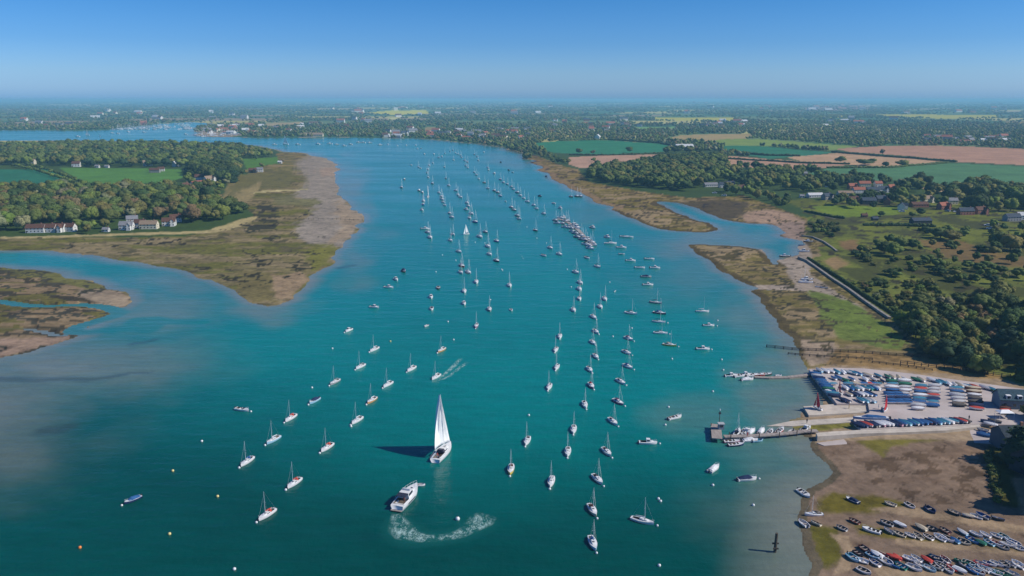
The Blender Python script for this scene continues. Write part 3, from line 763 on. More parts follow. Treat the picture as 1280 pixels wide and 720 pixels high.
# near, left group
add("309,578,s,w,b 334,644.5,s,w,r 368,605,s,w,r 342,551,s,l,w 409,560.5,s,w,r 363.5,523.5,s,w,r 446.5,526.5,s,w,w 418.8,478.5,s,e,k 465,501.5,s,o,w 485,481.5,s,w,w 450.6,459,s,w,k 468,437.5,s,w,w 514.4,462,s,w,w 552,438.5,s,o,w 545,472,s,w,w 595.5,408,s,p,w 611.9,387.5,s,w,w")
add("303,513,m,w,n 393,502,m,l,n 436,413.5,m,w,w 468,384.6,m,w,n 486,359.8,m,w,n 495,349.8,m,w,n 504.6,339.6,m,k,n 538.8,371.9,m,w,k 539.6,386.5,m,w,w 548,360.6,m,k,k 533,408,t,w,n 580,380,m,w,k 166,626,d,n,b 505,338,d,n,n")
# middle rows
add("595.4,353,s,w,k 580.4,364.6,s,w,w 637,357.5,s,w,w 585.6,341,s,w,w 577.5,333,s,w,b 573.8,315,s,w,k 566.3,293.5,s,w,n 563,301,s,w,k 562,267,s,w,n 565,272,s,w,n 556,257,s,w,n 553.8,253,s,w,k 552.5,249.4,s,w,n 552,246,s,w,k 548.8,241.4,s,w,n 529.4,251.5,s,w,n 529,256,s,w,k 527.5,263,m,w,n 531.5,286.5,m,w,w 537.8,297.4,s,w,n 535,291,s,w,k")
add("583.8,254,s,w,n 585.6,258,s,w,k 583,262.5,m,w,n 589.4,267.7,s,w,b 586.9,273,s,w,n 594.4,278,s,w,n 607,290.5,s,w,n 599.8,296.5,s,w,w 610,308.5,s,w,n 612,318.5,s,w,k 621,326.5,s,n,k 621,302,s,w,w 570,238.6,s,w,n 572.5,244,s,w,k 576,247,s,w,n 561,232.4,s,w,n 557.5,223.2,s,w,k 555.6,209.2,s,w,n 576,341,s,w,n 639,388,t,w,w")
add("540.6,229.6,s,w,n 535.4,222,s,w,k 533.5,216.2,s,w,n 535,212,s,w,k 536.5,207,s,w,w 541,204,s,w,n 523,209,s,w,n 525.6,210.5,m,w,n 514,206.5,m,w,n 505.6,224.6,m,k,k 502,234.6,s,e,k 524,238.8,m,k,k 528,241,m,e,k 521.9,186,m,w,n 526.5,185.6,m,w,n 519.8,182,m,w,n 485,180.6,m,w,n 508,182,m,w,n 497,182.5,m,w,k 548.5,197.2,s,w,n 552.5,196,m,w,n 556,192,s,w,k 542.5,193,m,w,n 530.6,193,m,w,n 567,200.4,s,w,n 566,188,s,w,n 562.5,189.4,s,w,k 569.4,191.5,s,w,n 572.5,193,s,w,k 575.6,194.6,s,w,n 577,197,s,w,n 581,201,s,w,k 584.4,202.8,s,w,n 582.5,207.5,s,w,n 584.8,210,s,w,k 593,193.4,s,w,n 596,196,s,w,k 598,200.8,s,w,n 605,190.4,m,w,n")
add("593,215.8,s,w,n 595.6,219,s,w,k 598.5,224,s,w,n 610,210,s,w,n 610.6,212.8,m,w,k 618,217.2,m,w,n 625.6,224.8,s,w,k 629.4,228.6,s,w,n 634.4,230.8,s,w,n 639.4,233.9,s,w,k 642,237,s,w,n 647,241,s,w,k 650.6,244.9,s,w,n 655,248.5,s,w,w 659.8,252.6,s,w,n 667.5,257,s,w,k 671,261.3,s,w,n 680,267.6,s,w,b 605.6,228.6,s,w,n 610,235.8,s,w,w 618,238.7,s,w,n 622.5,241,s,w,w 625.6,245.2,s,w,b 632,252,t,w,n 639.4,259.6,s,p,k 643,263,s,e,n 647,270.2,s,w,n 649,274,s,w,n 669.4,288.4,s,n,w 675,245.6,m,k,n 641,215.5,m,w,n 636,213,m,k,n 626,203,m,k,n 692.5,254.6,m,w,n 700.6,260.6,m,w,g 713.8,246.2,s,k,n 721,245.8,s,k,n 725.5,246,s,e,n 683,221,m,n,n")
add("688,310.5,s,w,k 699.4,318.4,s,w,w 680,320,m,w,w 741,285,m,w,n 759.4,297,m,w,n 763,304.8,s,w,n 776.9,310,m,w,n 777,318,t,w,n 781,296.3,m,w,n 786,296.8,m,w,w 788.5,326.4,m,w,n 811.9,324.2,m,w,n 800,335.2,m,w,n 818.8,335.4,m,w,k 807.8,346.6,m,e,n 810,356.6,m,w,b 734,322.8,m,w,n 746.9,333.8,s,w,k 720,341,s,w,w 725.4,354,s,w,w 724.4,362,s,w,n 724.4,374,s,w,k 717,388.2,s,w,w 756,374.4,s,w,w 750.4,384.2,s,w,k 741.9,397,s,w,w 744.8,415.2,s,w,k 741,428.8,s,w,w 744.8,446.4,s,w,k 737,462.8,s,w,k 739,483,s,p,r 731,507,s,w,k 699.8,421.2,s,w,k 694.8,438,s,w,k 696,460,s,w,w 686.5,484.6,s,w,w 788.8,392.2,s,w,k 786,424,s,w,p 783.5,441.4,s,w,k 785,459,s,w,b 776,478,s,w,k 773,503.5,s,p,p 766.2,528,s,w,k 758.5,566,s,w,k 747,600.4,s,w,k 740.5,639,s,c,m 741,680.4,s,l,b 717,538,s,w,k 709.8,566,s,w,k 659,552.3,s,w,k 689,603.4,s,w,e 638.6,588,s,y,m 803,652.4,s,w,w")
add("819.6,379,s,e,k 824.4,392,s,w,b 823.5,403,s,w,n 825.6,417,s,w,k 837,432,s,y,c 878,390,s,w,w 886,407.6,m,w,b 878.8,437,m,w,e 810,554.6,m,w,k 843.5,523,m,w,k 892.5,587,m,w,w 933.8,600,m,w,n")
COVERN['m'] = (.12, .05, .04); CVN['m'] = 'dark brown'
def zone(x, y):
    if y < 215: return 'far cluster by distant shore'
    if x < 575 and y > 395: return 'group left of sailing yacht'
    if y > 395 and x < 705: return 'near row right of yacht'
    if y > 395 and x < 765: return 'long near mid-channel row'
    if y > 395 and x < 800: return 'right-hand near narrow-yacht row'
    if y > 370 and x > 800: return 'scatter of boats near boatyard'
    if x > 755: return 'bunch right beyond the raft'
    if x > 690: return 'row just past the raft'
    if x < 515: return 'outermost off the muddy point'
    if x < 600 and y > 280: return 'far left middle row'
    if x < 600: return 'far left double row'
    if y > 275: return 'loose boats left of raft'
    return 'far middle row before raft'
cnt = {}
rr = random.Random(5)
order = sorted(range(len(BOATS)), key=lambda i: -BOATS[i][1])
for i in order:
    x, y, k, hc, cc = BOATS[i]
    wx, wy, _ = P(x, y); s = scale_at(y)
    if y < 320: s *= rr.uniform(.92, 1.12)
    h = heading(x, y); h = (h[0]+rr.gauss(0, .05), h[1]+rr.gauss(0, .05))
    if (x, y) in ((303, 513), (468, 384.6), (486, 359.8)): h = (.9, -.35)
    if (x, y) == (843.5, 523): h = (.85, .45)
    if (x, y) == (892.5, 587): h = (.65, .75)
    if (x, y) == (933.8, 600): h = (1, .15)
    if (x, y) == (810, 554.6): h = (1, -.06)
    if (x, y) == (803, 652.4): h = (.86, -.5)
    if (x, y) == (837, 432): h = (.88, -.5)
    if (x, y) == (166, 626): h = (-.5, -.8)
    if (x, y) in ((763, 304.8), (531.5, 286.5), (810, 356.6), (878, 390), (886, 407.6), (878.8, 437)): h = (1, -.08)
    rz = math.atan2(h[1], h[0])-math.pi/2
    far = y < 330
    z_ = zone(x, y); cnt[z_] = cnt.get(z_, 0)+1; o_ = ordw(cnt[z_])
    if k == 's' and hc == 'w' and y < 400 and rr.random() < .13: hc = rr.choice('nbren')
    tail = f'{o_} nearest of the {z_}'
    cov = COVERN.get(cc, COVERN['n'])
    if k == 's':
        st_ = 1 if (cc in 'bprmec' and y > 300) else (0 if hc != 'c' else 2)
        if rr.random() < .2 and y < 420: st_ = 2
        skip = ('window', 'rail', 'outboard_motor', 'rudder', 'cockpit') if y < 260 else (('rail', 'outboard_motor', 'rudder') if far else (('outboard_motor',) if rr.random() < .5 else ()))
        if cc == 'w': sc_ = (.7, .7, .7)
        else: sc_ = cov
        o = spawn(protoY[st_], wx, wy, 0, rz, s, {'hull': HC[hc][0], 'sail_cover': sc_, 'spray_hood': cov}, skip, rr.gauss(0, .012))
        tag(o, f'{HC[hc][1]} moored sailing boat with bare mast, {tail}'.replace('moored ', '') , 'sailing boat', 'sailing boats on moorings in the channel')
    elif k in 'md':
        st_ = 2 if k == 'd' or cc in 'bgn' and hc != 'w' or (x, y) == (933.8, 600) else (0 if rr.random() < .6 or (x, y) == (810, 554.6) else 1)
        if (x, y) in ((843.5, 523),): st_ = 1
        if (x, y) == (892.5, 587): st_ = 2
        skip = ('window', 'rail', 'outboard_motor', 'windscreen', 'cockpit', 'seat') if y < 260 else (('rail',) if far else ())
        s2 = s*(1.08 if y > 430 else .92)*(.85 if k == 'd' else 1)
        cv_ = {'n': COVERN['n'], 'w': COVERN['w'], 'b': COVERN['b']}.get(cc, cov)
        o = spawn(protoM[st_], wx, wy, 0, rz, s2, {'hull': HC[hc][0], 'cover': cv_}, skip)
        tag(o, f'{HC[hc][1]} moored motor boat, {tail}', 'motor boat', 'motor boats on moorings in the channel')
    else:
        o = spawn(protoT[1], wx, wy, 0, rz, 1.1*s, {'hull': HC[hc][0], 'gunwale': HC[hc][0], 'inside': COVERN['e']}, ())
        tag(o, f'small open tender afloat, {tail}', 'tender', 'tenders afloat')
    # pick-up buoy at the bow
    if y > 395 and k != 't' and (x, y) not in ((545, 472), (892.5, 587), (843.5, 523)):
        hn_ = math.hypot(*h); Lb = {'s': 3.8, 'm': 3.4, 'd': 2.8}[k]*s+.9
        bx, by = wx+h[0]/hn_*Lb, wy+h[1]/hn_*Lb
        bo = spawn(protoB, bx, by, 0, 0, rr.uniform(1.0, 1.25), {'float': (.72, .74, .72) if k != 'd' else (.72, .72, .66)})
        tag(bo, f'white mooring buoy at bow of boat {o_} nearest of the {z_}', 'buoy', 'mooring buoys')
BU = "671,298 658.5,284 683,304 569.8,325.6 488,427,y 567,425 661,519.5 835.6,509.3 831.6,531.6 891,489.8 891,607 941.5,632 825.6,627 823,624 824,707.5 216,589,y 272,621,y 252.3,552 212,668,y 100,685,o 293,712 560,402.5 766,421 789.8,410.6 438.8,533.5 390,485 902,450 904,463 627,337 897,401 840,449 415.5,436 613,375 709,337 762,353 769,364 768,365 553,319 545,340 600,291 594,303 606,304 714,359 628,338"
BUO = {t: i+1 for i, t in enumerate(sorted(BU.split(), key=lambda t: -float(t.split(',')[1])))}
for t in BU.split():
    p = t.split(','); x, y = float(p[0]), float(p[1]); wx, wy, _ = P(x, y)
    col = {'y': (.75, .62, .25), 'o': (.85, .25, .05)}.get(p[2] if len(p) > 2 else '', (.75, .76, .74))
    cn = {'y': 'pale yellow', 'o': 'orange'}.get(p[2] if len(p) > 2 else '', 'white')
    cnt['buoy'] = cnt.get('buoy', 0)+1
    bo = spawn(protoB, wx, wy, 0, 0, 1.25, {'float': col})
    near_b = min(BOATS, key=lambda q_: (q_[0]-x)**2+(q_[1]-y)**2)
    side = ('left of' if x < near_b[0] else 'right of') if abs(x-near_b[0]) > abs(y-near_b[1]) else ('beyond' if y < near_b[1] else 'in front of')
    tag(bo, f'lone {cn} buoy, {ordw(BUO[t])} nearest of the lone buoys, {side} a {HC[near_b[3]][1]} boat', 'buoy', 'lone mooring buoys')

# far upper water: a few white boats and sails
def make_small_sail():
    r = empty('dinghy_under_sail')
    st = loft(4.6, 1.7, .45, .7, 9); hull_mb(st).build('hull', M['gel'], r, True); d, c = deck_mb(st, 1, 4, .6, .15); d.build('deck', M['deck'], r)
    MB().tube((0, .6, .4), (0, .55, 7.2), .05, .04, 5).build('mast', M['metal'], r)
    sl = MB(); N = 8; vs = []
    for i in range(N+1):
        t = i/N; z = .9+6.0*t; wdt = 2.3*(1-t)**.8
        for j in range(5):
            u = j/4; vs.append((.35*math.sin(math.pi*u)*(1-t*.6), .5-wdt*u, z))
    fs = [(i*5+j, i*5+j+1, (i+1)*5+j+1, (i+1)*5+j) for i in range(N) for j in range(4)]
    sl.add(vs, fs)
    o = sl.build('mainsail', M['sail'], r, True); so = o.modifiers.new('thickness', 'SOLIDIFY'); so.thickness = .02
    jb = MB(); jb.add([(0, 2.2, .6), (.35, .9, .8), (.1, .7, 5.2)], [(0, 1, 2)]); o = jb.build('jib', M['sail'], r); so = o.modifiers.new('thickness', 'SOLIDIFY'); so.thickness = .02
    register(r); return r
protoS = make_small_sail(); PROTOS.append(protoS)
for j, (x, y, s, rz, lb) in enumerate([(357, 180.5, 3.2, 1.4, 'large white-sailed yacht under way off the far end of the wooded point'), (583, 293, 1.25, 2.2, 'small dinghy under white sail between the moored rows'), (109.5, 169, 2.6, 1.6, 'white-sailed boat on the far left stretch of water'),
        (535, 246, 1.8, .2, 'white-sailed boat beating up the far end of the left double row'), (125, 170.5, 1.2, 1.3, 'smaller white-sailed boat on the far left stretch of water')]):
    wx, wy, _ = P(x, y); o = spawn(protoS, wx, wy, 0, rz, s, {'hull': W_}); tag(o, lb, 'dinghy', 'boats under sail in the distance')
FB = [(343, 181), (372, 181), (397, 180.3), (412, 180), (421, 181), (438, 180.6), (448, 178.4), (454, 178.4), (462, 179), (430, 182.5), (475, 181.5), (140, 166.5), (147, 167), (160, 165), (97, 171), (180, 165.5), (232, 168)]
for j, (x, y) in enumerate(FB):
    wx, wy, _ = P(x, y); o = spawn(protoM[0], wx, wy, 0, rr.uniform(1.2, 1.9), rr.uniform(1.5, 2.2), {'hull': W_}, ('window', 'rail', 'outboard_motor', 'cockpit'))
    tag(o, f'tiny white cruiser on the distant water, {ordw(j+1) if x > 300 else ordw(j-10)} of the line {"off the far wooded shore" if x > 300 else "near the distant marina"}', 'motor boat', 'distant white cruisers')
# marina far left: boats on their pontoons
k = 0
for j in range(120):
    x = 140+98*rr.random()**.8; t = (x-140)/98
    y = 162.2-rr.random()*8.6*t
    if j > 92: x = rr.uniform(238, 298); y = rr.uniform(167.2, 170.8)
    wx, wy, _ = P(x, y); o = spawn(protoY[0], wx, wy, .2+max(0, gz(wx, wy)), rr.choice((1.57, 1.45, 1.7, 0.1)), rr.uniform(1.7, 2.4), {'hull': W_, 'sail_cover': rr.choice([COVERN['b'], COVERN['w'], COVERN['w']])}, ('window', 'rail', 'outboard_motor', 'cockpit', 'rudder', 'boom'))
    tag(o, 'white yacht berthed among the masts of the distant marina' if j <= 92 else 'white yacht laid up on the spit beside the distant marina', 'sailing boat', 'yachts in the distant marina' if j <= 92 else 'yachts on the spit by the marina')

# raft of boats on the central pontoon
rx = [(697, 274), (704, 275.5), (711, 279), (717, 283), (724, 289), (731, 297), (738, 303), (742, 307)]
pw = [P(*p) for p in rx]
pn = empty('visitor_pontoon', (pw[0][0], pw[0][1], 0))
for a, b_ in zip(pw[:-1], pw[1:]):
    dx, dy = b_[0]-a[0], b_[1]-a[1]; L_ = math.hypot(dx, dy); nx_, ny_ = -dy/L_*1.6, dx/L_*1.6
    o = MB().prism([(a[0]+nx_-pw[0][0], a[1]+ny_-pw[0][1]), (b_[0]+nx_-pw[0][0], b_[1]+ny_-pw[0][1]), (b_[0]-nx_-pw[0][0], b_[1]-ny_-pw[0][1]), (a[0]-nx_-pw[0][0], a[1]-ny_-pw[0][1])], -.2, .5).build('float_section', M['plank'], pn)
tag(pn, 'long floating pontoon in mid channel with boats rafted both sides', 'pontoon')
raft = [(694.5, 276, 's', 'e', 'k'), (697, 279.5, 's', 'w', 'n'), (701, 273, 's', 'w', 'b'), (705, 272.5, 'm', 'w', 'w'), (703, 279.8, 's', 'p', 'n'), (707, 277, 's', 'e', 'k'), (709.5, 276.5, 's', 'n', 'n'), (706.5, 284.5, 'm', 'w', 'n'), (710.5, 285.2, 's', 'w', 'k'), (714.5, 286, 'm', 'e', 'n'),
        (717.5, 283.5, 'm', 'w', 'w'), (720.5, 285.5, 'm', 'w', 'w'), (716, 290, 's', 'w', 'k'), (720, 292.5, 's', 'e', 'n'), (722, 297, 's', 'p', 'k'), (726, 295, 's', 'w', 'k'), (728, 300, 's', 'e', 'n'), (731, 300.5, 's', 'n', 'b'), (735, 299.5, 'm', 'w', 'w'), (733, 306, 's', 'w', 'k'), (737, 308, 's', 'w', 'n'), (740, 303.5, 's', 'p', 'n'), (742.5, 306.5, 'm', 'w', 'c'), (738, 311, 's', 'w', 'b')]
for j, (x, y, k, hc, cc) in enumerate(raft):
    wx, wy, _ = P(x, y); a = math.atan2(-.52, .85)+math.pi/2*(1 if k == 's' and j % 3 else 0)*.0-math.pi/2+.1*rr.gauss(0, 1)
    p_ = protoY[j % 2] if k == 's' else protoM[0]
    big = (x, y) in ((717.5, 283.5), (720.5, 285.5))
    o = spawn(p_, wx, wy, 0, a-.5, 1.25 if not big else 1.9, {'hull': HC[hc][0], 'sail_cover': COVERN[cc], 'spray_hood': COVERN[cc]}, ('rail',) if k == 'm' else ('rail', 'outboard_motor'))
    tag(o, f'{HC[hc][1]} {"sailing boat" if k == "s" else "motor boat"} rafted to the mid-channel pontoon, {ordw(j+1)} from its far end', 'sailing boat' if k == 's' else 'motor boat', 'boats rafted to the mid-channel pontoon')

# ------------------------------------------------------------------ the big yacht under sail
def sail_mesh(luff0, luff1, clew, belly, bdir, N=16, K=8, roach=0.0):
    """luff0 tack, luff1 head, clew; surface with belly"""
    a, b_, c_ = Vector(luff0), Vector(luff1), Vector(clew); vs = []
    for i in range(N+1):
        t = i/N; p0 = a.lerp(b_, t); p1 = c_.lerp(b_, t)
        e = (p1-p0); ro = roach*math.sin(math.pi*t**.8)
        for j in range(K+1):
            u = j/K; p = p0+e*u*(1+0) + (e.normalized() if e.length > 1e-4 else Vector())*ro*u
            p = p + Vector(bdir)*belly*math.sin(math.pi*u**.8)*math.sin(math.pi*(t*.75+.12))
            vs.append(p)
    fs = [(i*(K+1)+j, i*(K+1)+j+1, (i+1)*(K+1)+j+1, (i+1)*(K+1)+j) for i in range(N) for j in range(K)]
    return MB().add(vs, fs)
yx, yy, _ = P(554, 567.5)
bowp = P(567, 552.5); stp = P(544, 578.5)
ang = math.atan2(bowp[1]-stp[1], bowp[0]-stp[0])-math.pi/2
Y1 = empty('sailing_yacht', (yx, yy, 0), ang); Y1.rotation_euler = (0, R(-3), ang)
L_, B_ = 13.6, 4.1
st = loft(L_, B_, 1.15, .78, 15, mid=.45)
hull_mb(st, -.3).build('hull', M['gel'], Y1, True, W_)
d, c = deck_mb(st, 1, 6, .62, .55); d.build('deck', M['deck'], Y1); ck = c.build('cockpit', M['teak'], Y1)
loftbody([(-1.3, 1.3, 1.05, 1.25, 1.85), (1.0, 1.25, 1.0, 1.25, 1.85), (2.8, .9, .6, 1.25, 1.6), (3.8, .5, .3, 1.25, 1.3)]).build('cabin', M['deck'], Y1)
w_ = MB()
for s in (-1, 1): w_.add([(s*1.25, -1.0, 1.5), (s*1.2, 1.0, 1.5), (s*1.09, 1.0, 1.74), (s*1.13, -1.0, 1.74)], [(0, 1, 2, 3) if s > 0 else (3, 2, 1, 0)])
w_.box(-.3, .3, 1.3, 1.9, 1.84, 1.9).box(-.4, -.1, 2.9, 3.3, 1.5, 1.62); w_.build('window', M['window'], Y1)
loftbody([(-2.3, 1.35, .9, 1.45, 2.5), (-1.5, 1.35, .95, 1.8, 2.6), (-.9, 1.1, .7, 1.85, 2.0)]).build('spray_hood', M['canvas'], Y1, False, (.06, .06, .08))
MB().tube((0, 1.5, 1.8), (0, 1.2, 19.6), .13, .08, 8).build('mast', M['metal'], Y1)
bm_end = (-1.1, -4.0, 2.75)
MB().tube((0, 1.4, 2.8), bm_end, .1, .08, 6).build('boom', M['metal'], Y1)
ms = sail_mesh((-.05, 1.35, 3.0), (-.03, 1.2, 19.3), (-1.05, -3.85, 2.95), 1.5, (-1, .3, 0), 22, 8, .9).build('mainsail', M['sail'], Y1, True)
jb = sail_mesh((0, 6.3, 1.7), (0, 1.45, 18.3), (-1.7, .1, 2.4), .95, (-1, .2, 0), 20, 8).build('jib', M['sail'], Y1, True)
for o in (ms, jb):
    so = o.modifiers.new('thickness', 'SOLIDIFY'); so.thickness = .03
rg = MB()
for s in (-1, 1): rg.tube((s*1.9, 1.2, 1.2), (s*.8, 1.35, 8), .02, .02, 3); rg.tube((s*.8, 1.35, 8), (0, 1.2, 19), .02, .02, 3); rg.tube((0, 1.35, 8), (s*.85, 1.35, 8), .04, .04, 4)
rg.tube((0, -6.6, 1.2), (0, 1.2, 19.5), .02, .02, 3); rg.build('rigging', M['metal'], Y1)
ra = MB()
for s in (-1, 1):
    pts = [(s*(hb-.08), y, zs) for y, hb, zs, t in st][0:-1:2]
    for a, b_ in zip(pts[:-1], pts[1:]): ra.tube((a[0], a[1], a[2]+.65), (b_[0], b_[1], b_[2]+.65), .02, .02, 3); ra.tube(a, (a[0], a[1], a[2]+.65), .02, .02, 3)
ra.build('guard_rail', M['metal'], Y1)
wh = MB(); 
for k in range(14):
    a, b_ = 2*math.pi*k/14, 2*math.pi*(k+1)/14; wh.tube((.45*math.cos(a), -4.6, 1.5+.45*math.sin(a)), (.45*math.cos(b_), -4.6, 1.5+.45*math.sin(b_)), .025, .025, 4)
wh.box(-.1, .1, -4.75, -4.62, .55, 1.5); wh.build('steering_wheel', M['metal'], Y1)
tag(Y1, 'large white yacht with mainsail and jib set, sailing up the channel', 'yacht')

# a seated / standing person: one skinned body
def make_person(pose='stand'):
    me = bpy.data.meshes.new('person_body')
    if pose == 'stand':
        J = [((0, 0, .95), .15), ((0, 0, 1.2), .16), ((0, 0, 1.42), .14), ((0, 0, 1.53), .06), ((0, .02, 1.68), .105), ((0, .01, 1.76), .07),
             ((.19, 0, 1.41), .065), ((.25, .02, 1.12), .05), ((.24, .12, .88), .04), ((-.19, 0, 1.41), .065), ((-.25, .02, 1.12), .05), ((-.24, .12, .88), .04),
             ((.1, 0, .88), .095), ((.11, .02, .48), .07), ((.12, 0, .08), .045), ((.12, .14, .05), .04), ((-.1, 0, .88), .095), ((-.11, .02, .48), .07), ((-.12, 0, .08), .045), ((-.12, .14, .05), .04)]
    else:
        J = [((0, 0, .12), .16), ((0, .02, .38), .16), ((0, .03, .60), .14), ((0, .04, .70), .06), ((0, .06, .85), .105), ((0, .05, .93), .07),
             ((.19, .03, .59), .065), ((.25, .14, .36), .05), ((.18, .34, .36), .04), ((-.19, .03, .59), .065), ((-.25, .14, .36), .05), ((-.18, .34, .36), .04),
             ((.1, .08, .1), .095), ((.13, .46, .16), .07), ((.13, .5, -.28), .045), ((.13, .64, -.32), .04), ((-.1, .08, .1), .095), ((-.13, .46, .16), .07), ((-.13, .5, -.28), .045), ((-.13, .64, -.32), .04)]
    E = [(0, 1), (1, 2), (2, 3), (3, 4), (4, 5), (2, 6), (6, 7), (7, 8), (2, 9), (9, 10), (10, 11), (0, 12), (12, 13), (13, 14), (14, 15), (0, 16), (16, 17), (17, 18), (18, 19)]
    me.from_pydata([j[0] for j in J], E, []); o = bpy.data.objects.new('person', me); C.objects.link(o)
    m_ = o.modifiers.new('skin', 'SKIN'); o.modifiers.new('sub', 'SUBSURF').render_levels = 1
    for v, (p, r_) in zip(me.skin_vertices[0].data, J): v.radius = (r_, r_); v.use_root = False
    me.skin_vertices[0].data[0].use_root = True
    me.materials.append(M['cloth'])
    hd = o
    # hair cap and face as clothing-like children
    z = 1.72 if pose == 'stand' else .89
    hb = MB(); vs = []; fs = []; n_ = 8
    for i in range(4):
        a = math.pi/2*i/3.2
        for k in range(n_): q_ = 2*math.pi*k/n_; vs.append((.115*math.cos(a)*math.cos(q_), .115*math.cos(a)*math.sin(q_)+.0+(0 if pose == 'stand' else .04), z+.11*math.sin(a)))
    for i in range(3):
        for k in range(n_): fs.append((i*n_+k, i*n_+(k+1) % n_, (i+1)*n_+(k+1) % n_, (i+1)*n_+k))
    fs.append(tuple(range(3*n_, 4*n_))); hb.add(vs, fs); hb.build('hair', M['bark'], o)
    register(o); return o
prP = make_person('stand'); prQ = make_person('sit'); PROTOS += [prP, prQ]
def put_person(p, loc, rz, col, lb):
    o = spawn(p, *loc, rz); o.color = (*col, 1); tag(o, lb, 'person'); return o
mw = Matrix.Translation((yx, yy, 0)) @ Matrix.Rotation(ang, 4, 'Z')
def onb(x, y, z): v = mw @ Vector((x, y, z)); return (v.x, v.y, v.z)
put_person(prQ, onb(.55, -4.9, 1.0), ang+math.pi/2, (.04, .05, .09), 'person in dark clothes seated at the helm of the big sailing yacht')
put_person(prQ, onb(-.7, -3.4, 1.0), ang-math.pi/2, (.5, .08, .07), 'person in a red top seated in the cockpit of the big sailing yacht')

# ------------------------------------------------------------------ motor cruiser
bowp = P(522, 610); stp = P(495, 640)
cx, cy = (bowp[0]+stp[0])/2, (bowp[1]+stp[1])/2; ang = math.atan2(bowp[1]-stp[1], bowp[0]-stp[0])-math.pi/2
MC = empty('motor_cruiser', (cx, cy, 0), ang)
L_, B_ = 13.4, 4.3
st = loft(L_, B_, 1.5, .86, 15, mid=.5); hull_mb(st, -.3).build('hull', M['gel'], MC, True, (.8, .8, .8))
d, c = deck_mb(st, 1, 5, .8, .9); d.build('deck', M['deck'], MC); c.build('cockpit', M['teak'], MC)
loftbody([(-2.2, 1.7, 1.45, 1.6, 3.1), (.8, 1.6, 1.3, 1.6, 3.15), (2.2, 1.35, .95, 1.6, 2.2), (4.6, .8, .45, 1.7, 1.85)]).build('cabin', M['deck'], MC)
w_ = MB()
for s in (-1, 1):
    w_.add([(s*1.63, -1.9, 2.3), (s*1.53, .7, 2.3), (s*1.37, .7, 2.95), (s*1.49, -1.9, 2.95)], [(0, 1, 2, 3) if s > 0 else (3, 2, 1, 0)])
    w_.add([(s*(2.15), -3.5, .75), (s*2.16, 1.0, .8), (s*2.18, 1.0, 1.1), (s*2.16, -3.5, 1.05)], [(0, 1, 2, 3) if s > 0 else (3, 2, 1, 0)])
w_.add([(-1.12, 2.05, 2.32), (1.12, 2.05, 2.32), (1.22, 1.0, 3.06), (-1.22, 1.0, 3.06)], [(0, 1, 2, 3)])
w_.box(-.3, .3, 3.0, 3.5, 2.02, 2.12); w_.build('window', M['window'], MC)
loftbody([(-4.1, 1.55, 1.35, 3.0, 3.12), (-2.15, 1.55, 1.35, 3.05, 3.2)]).build('cockpit_canopy', M['canvas'], MC, False, (.03, .035, .06))
ps = MB()
for s in (-1, 1): ps.tube((s*1.6, -4.0, 1.6), (s*1.45, -3.9, 3.05), .03, .03, 5)
ps.build('canopy_frame', M['metal'], MC)
MB().box(-1.3, 1.3, -5.4, -4.9, .92, 1.4).box(-1.3, -.9, -4.9, -3.3, .92, 1.4).build('seat', M['deck'], MC)
MB().box(-1.6, 1.6, -7.4, -6.65, .25, .42).build('bathing_platform', M['plank'], MC)
ra = MB(); pts = None
for s in (-1, 1):
    pts = [(s*(hb-.08), y, zs) for y, hb, zs, t in st][7:]
    for a, b_ in zip(pts[:-1], pts[1:]): ra.tube((a[0], a[1], a[2]+.7), (b_[0], b_[1], b_[2]+.7), .025, .025, 4); ra.tube(a, (a[0], a[1], a[2]+.7), .02, .02, 3)
ra.build('bow_rail', M['metal'], MC)
MB().box(-1.2, 1.2, -.6, -.4, 3.2, 3.7, .05).build('radar_arch', M['deck'], MC)
tag(MC, 'white motor cruiser with dark cockpit canopy making a curved wake', 'motor cruiser')
mwc = Matrix.Translation((cx, cy, 0)) @ Matrix.Rotation(ang, 4, 'Z')
v = mwc @ Vector((.6, -3.2, .92)); put_person(prP, tuple(v), ang, (.35, .12, .10), 'person in a reddish top standing under the cruiser canopy')
v = mwc @ Vector((.1, 8.6, 0)); o = spawn(protoT[1], v.x, v.y, 0, ang-1.1, .95, {'hull': W_, 'gunwale': W_, 'inside': (.5, .5, .5)}); tag(o, 'small white tender just off the bow of the motor cruiser', 'tender')

# foam
def foam(name, paths, n, smin, smax, col, label=None):
    rrr = random.Random(len(name)+n); mb = MB(); cum = []
    for (pts, wd) in paths:
        wp = [P(*p)[:2] for p in pts]
        for _ in range(int(n*sum(math.dist(a, b_) for a, b_ in zip(wp[:-1], wp[1:])))):
            i = rrr.randrange(len(wp)-1); t = rrr.random(); x = wp[i][0]*(1-t)+wp[i+1][0]*t; y = wp[i][1]*(1-t)+wp[i+1][1]*t
            wdd = wd*(.35+.65*rrr.random()); x += rrr.gauss(0, wdd*.4); y += rrr.gauss(0, wdd*.4)
            if vn(np.array(x*.7), np.array(y*.7), 3) < .42: continue
            r_ = rrr.uniform(smin, smax); k = 6; a0 = rrr.random()*6
            mb.add([(x+r_*rrr.uniform(.4, 1.4)*math.cos(a0+q_*2*math.pi/k), y+r_*rrr.uniform(.4, 1.2)*math.sin(a0+q_*2*math.pi/k), .03+rrr.random()*.03) for q_ in range(k)], [tuple(range(k))])
    o = mb.build(name, M[col]); o['kind'] = 'stuff'; return o
M['foam'] = simple('sea_foam', (.42, .58, .53), .7, 3, .25)
M['foam2'] = simple('churned_water', (.10, .30, .26), .4, 2, .3)
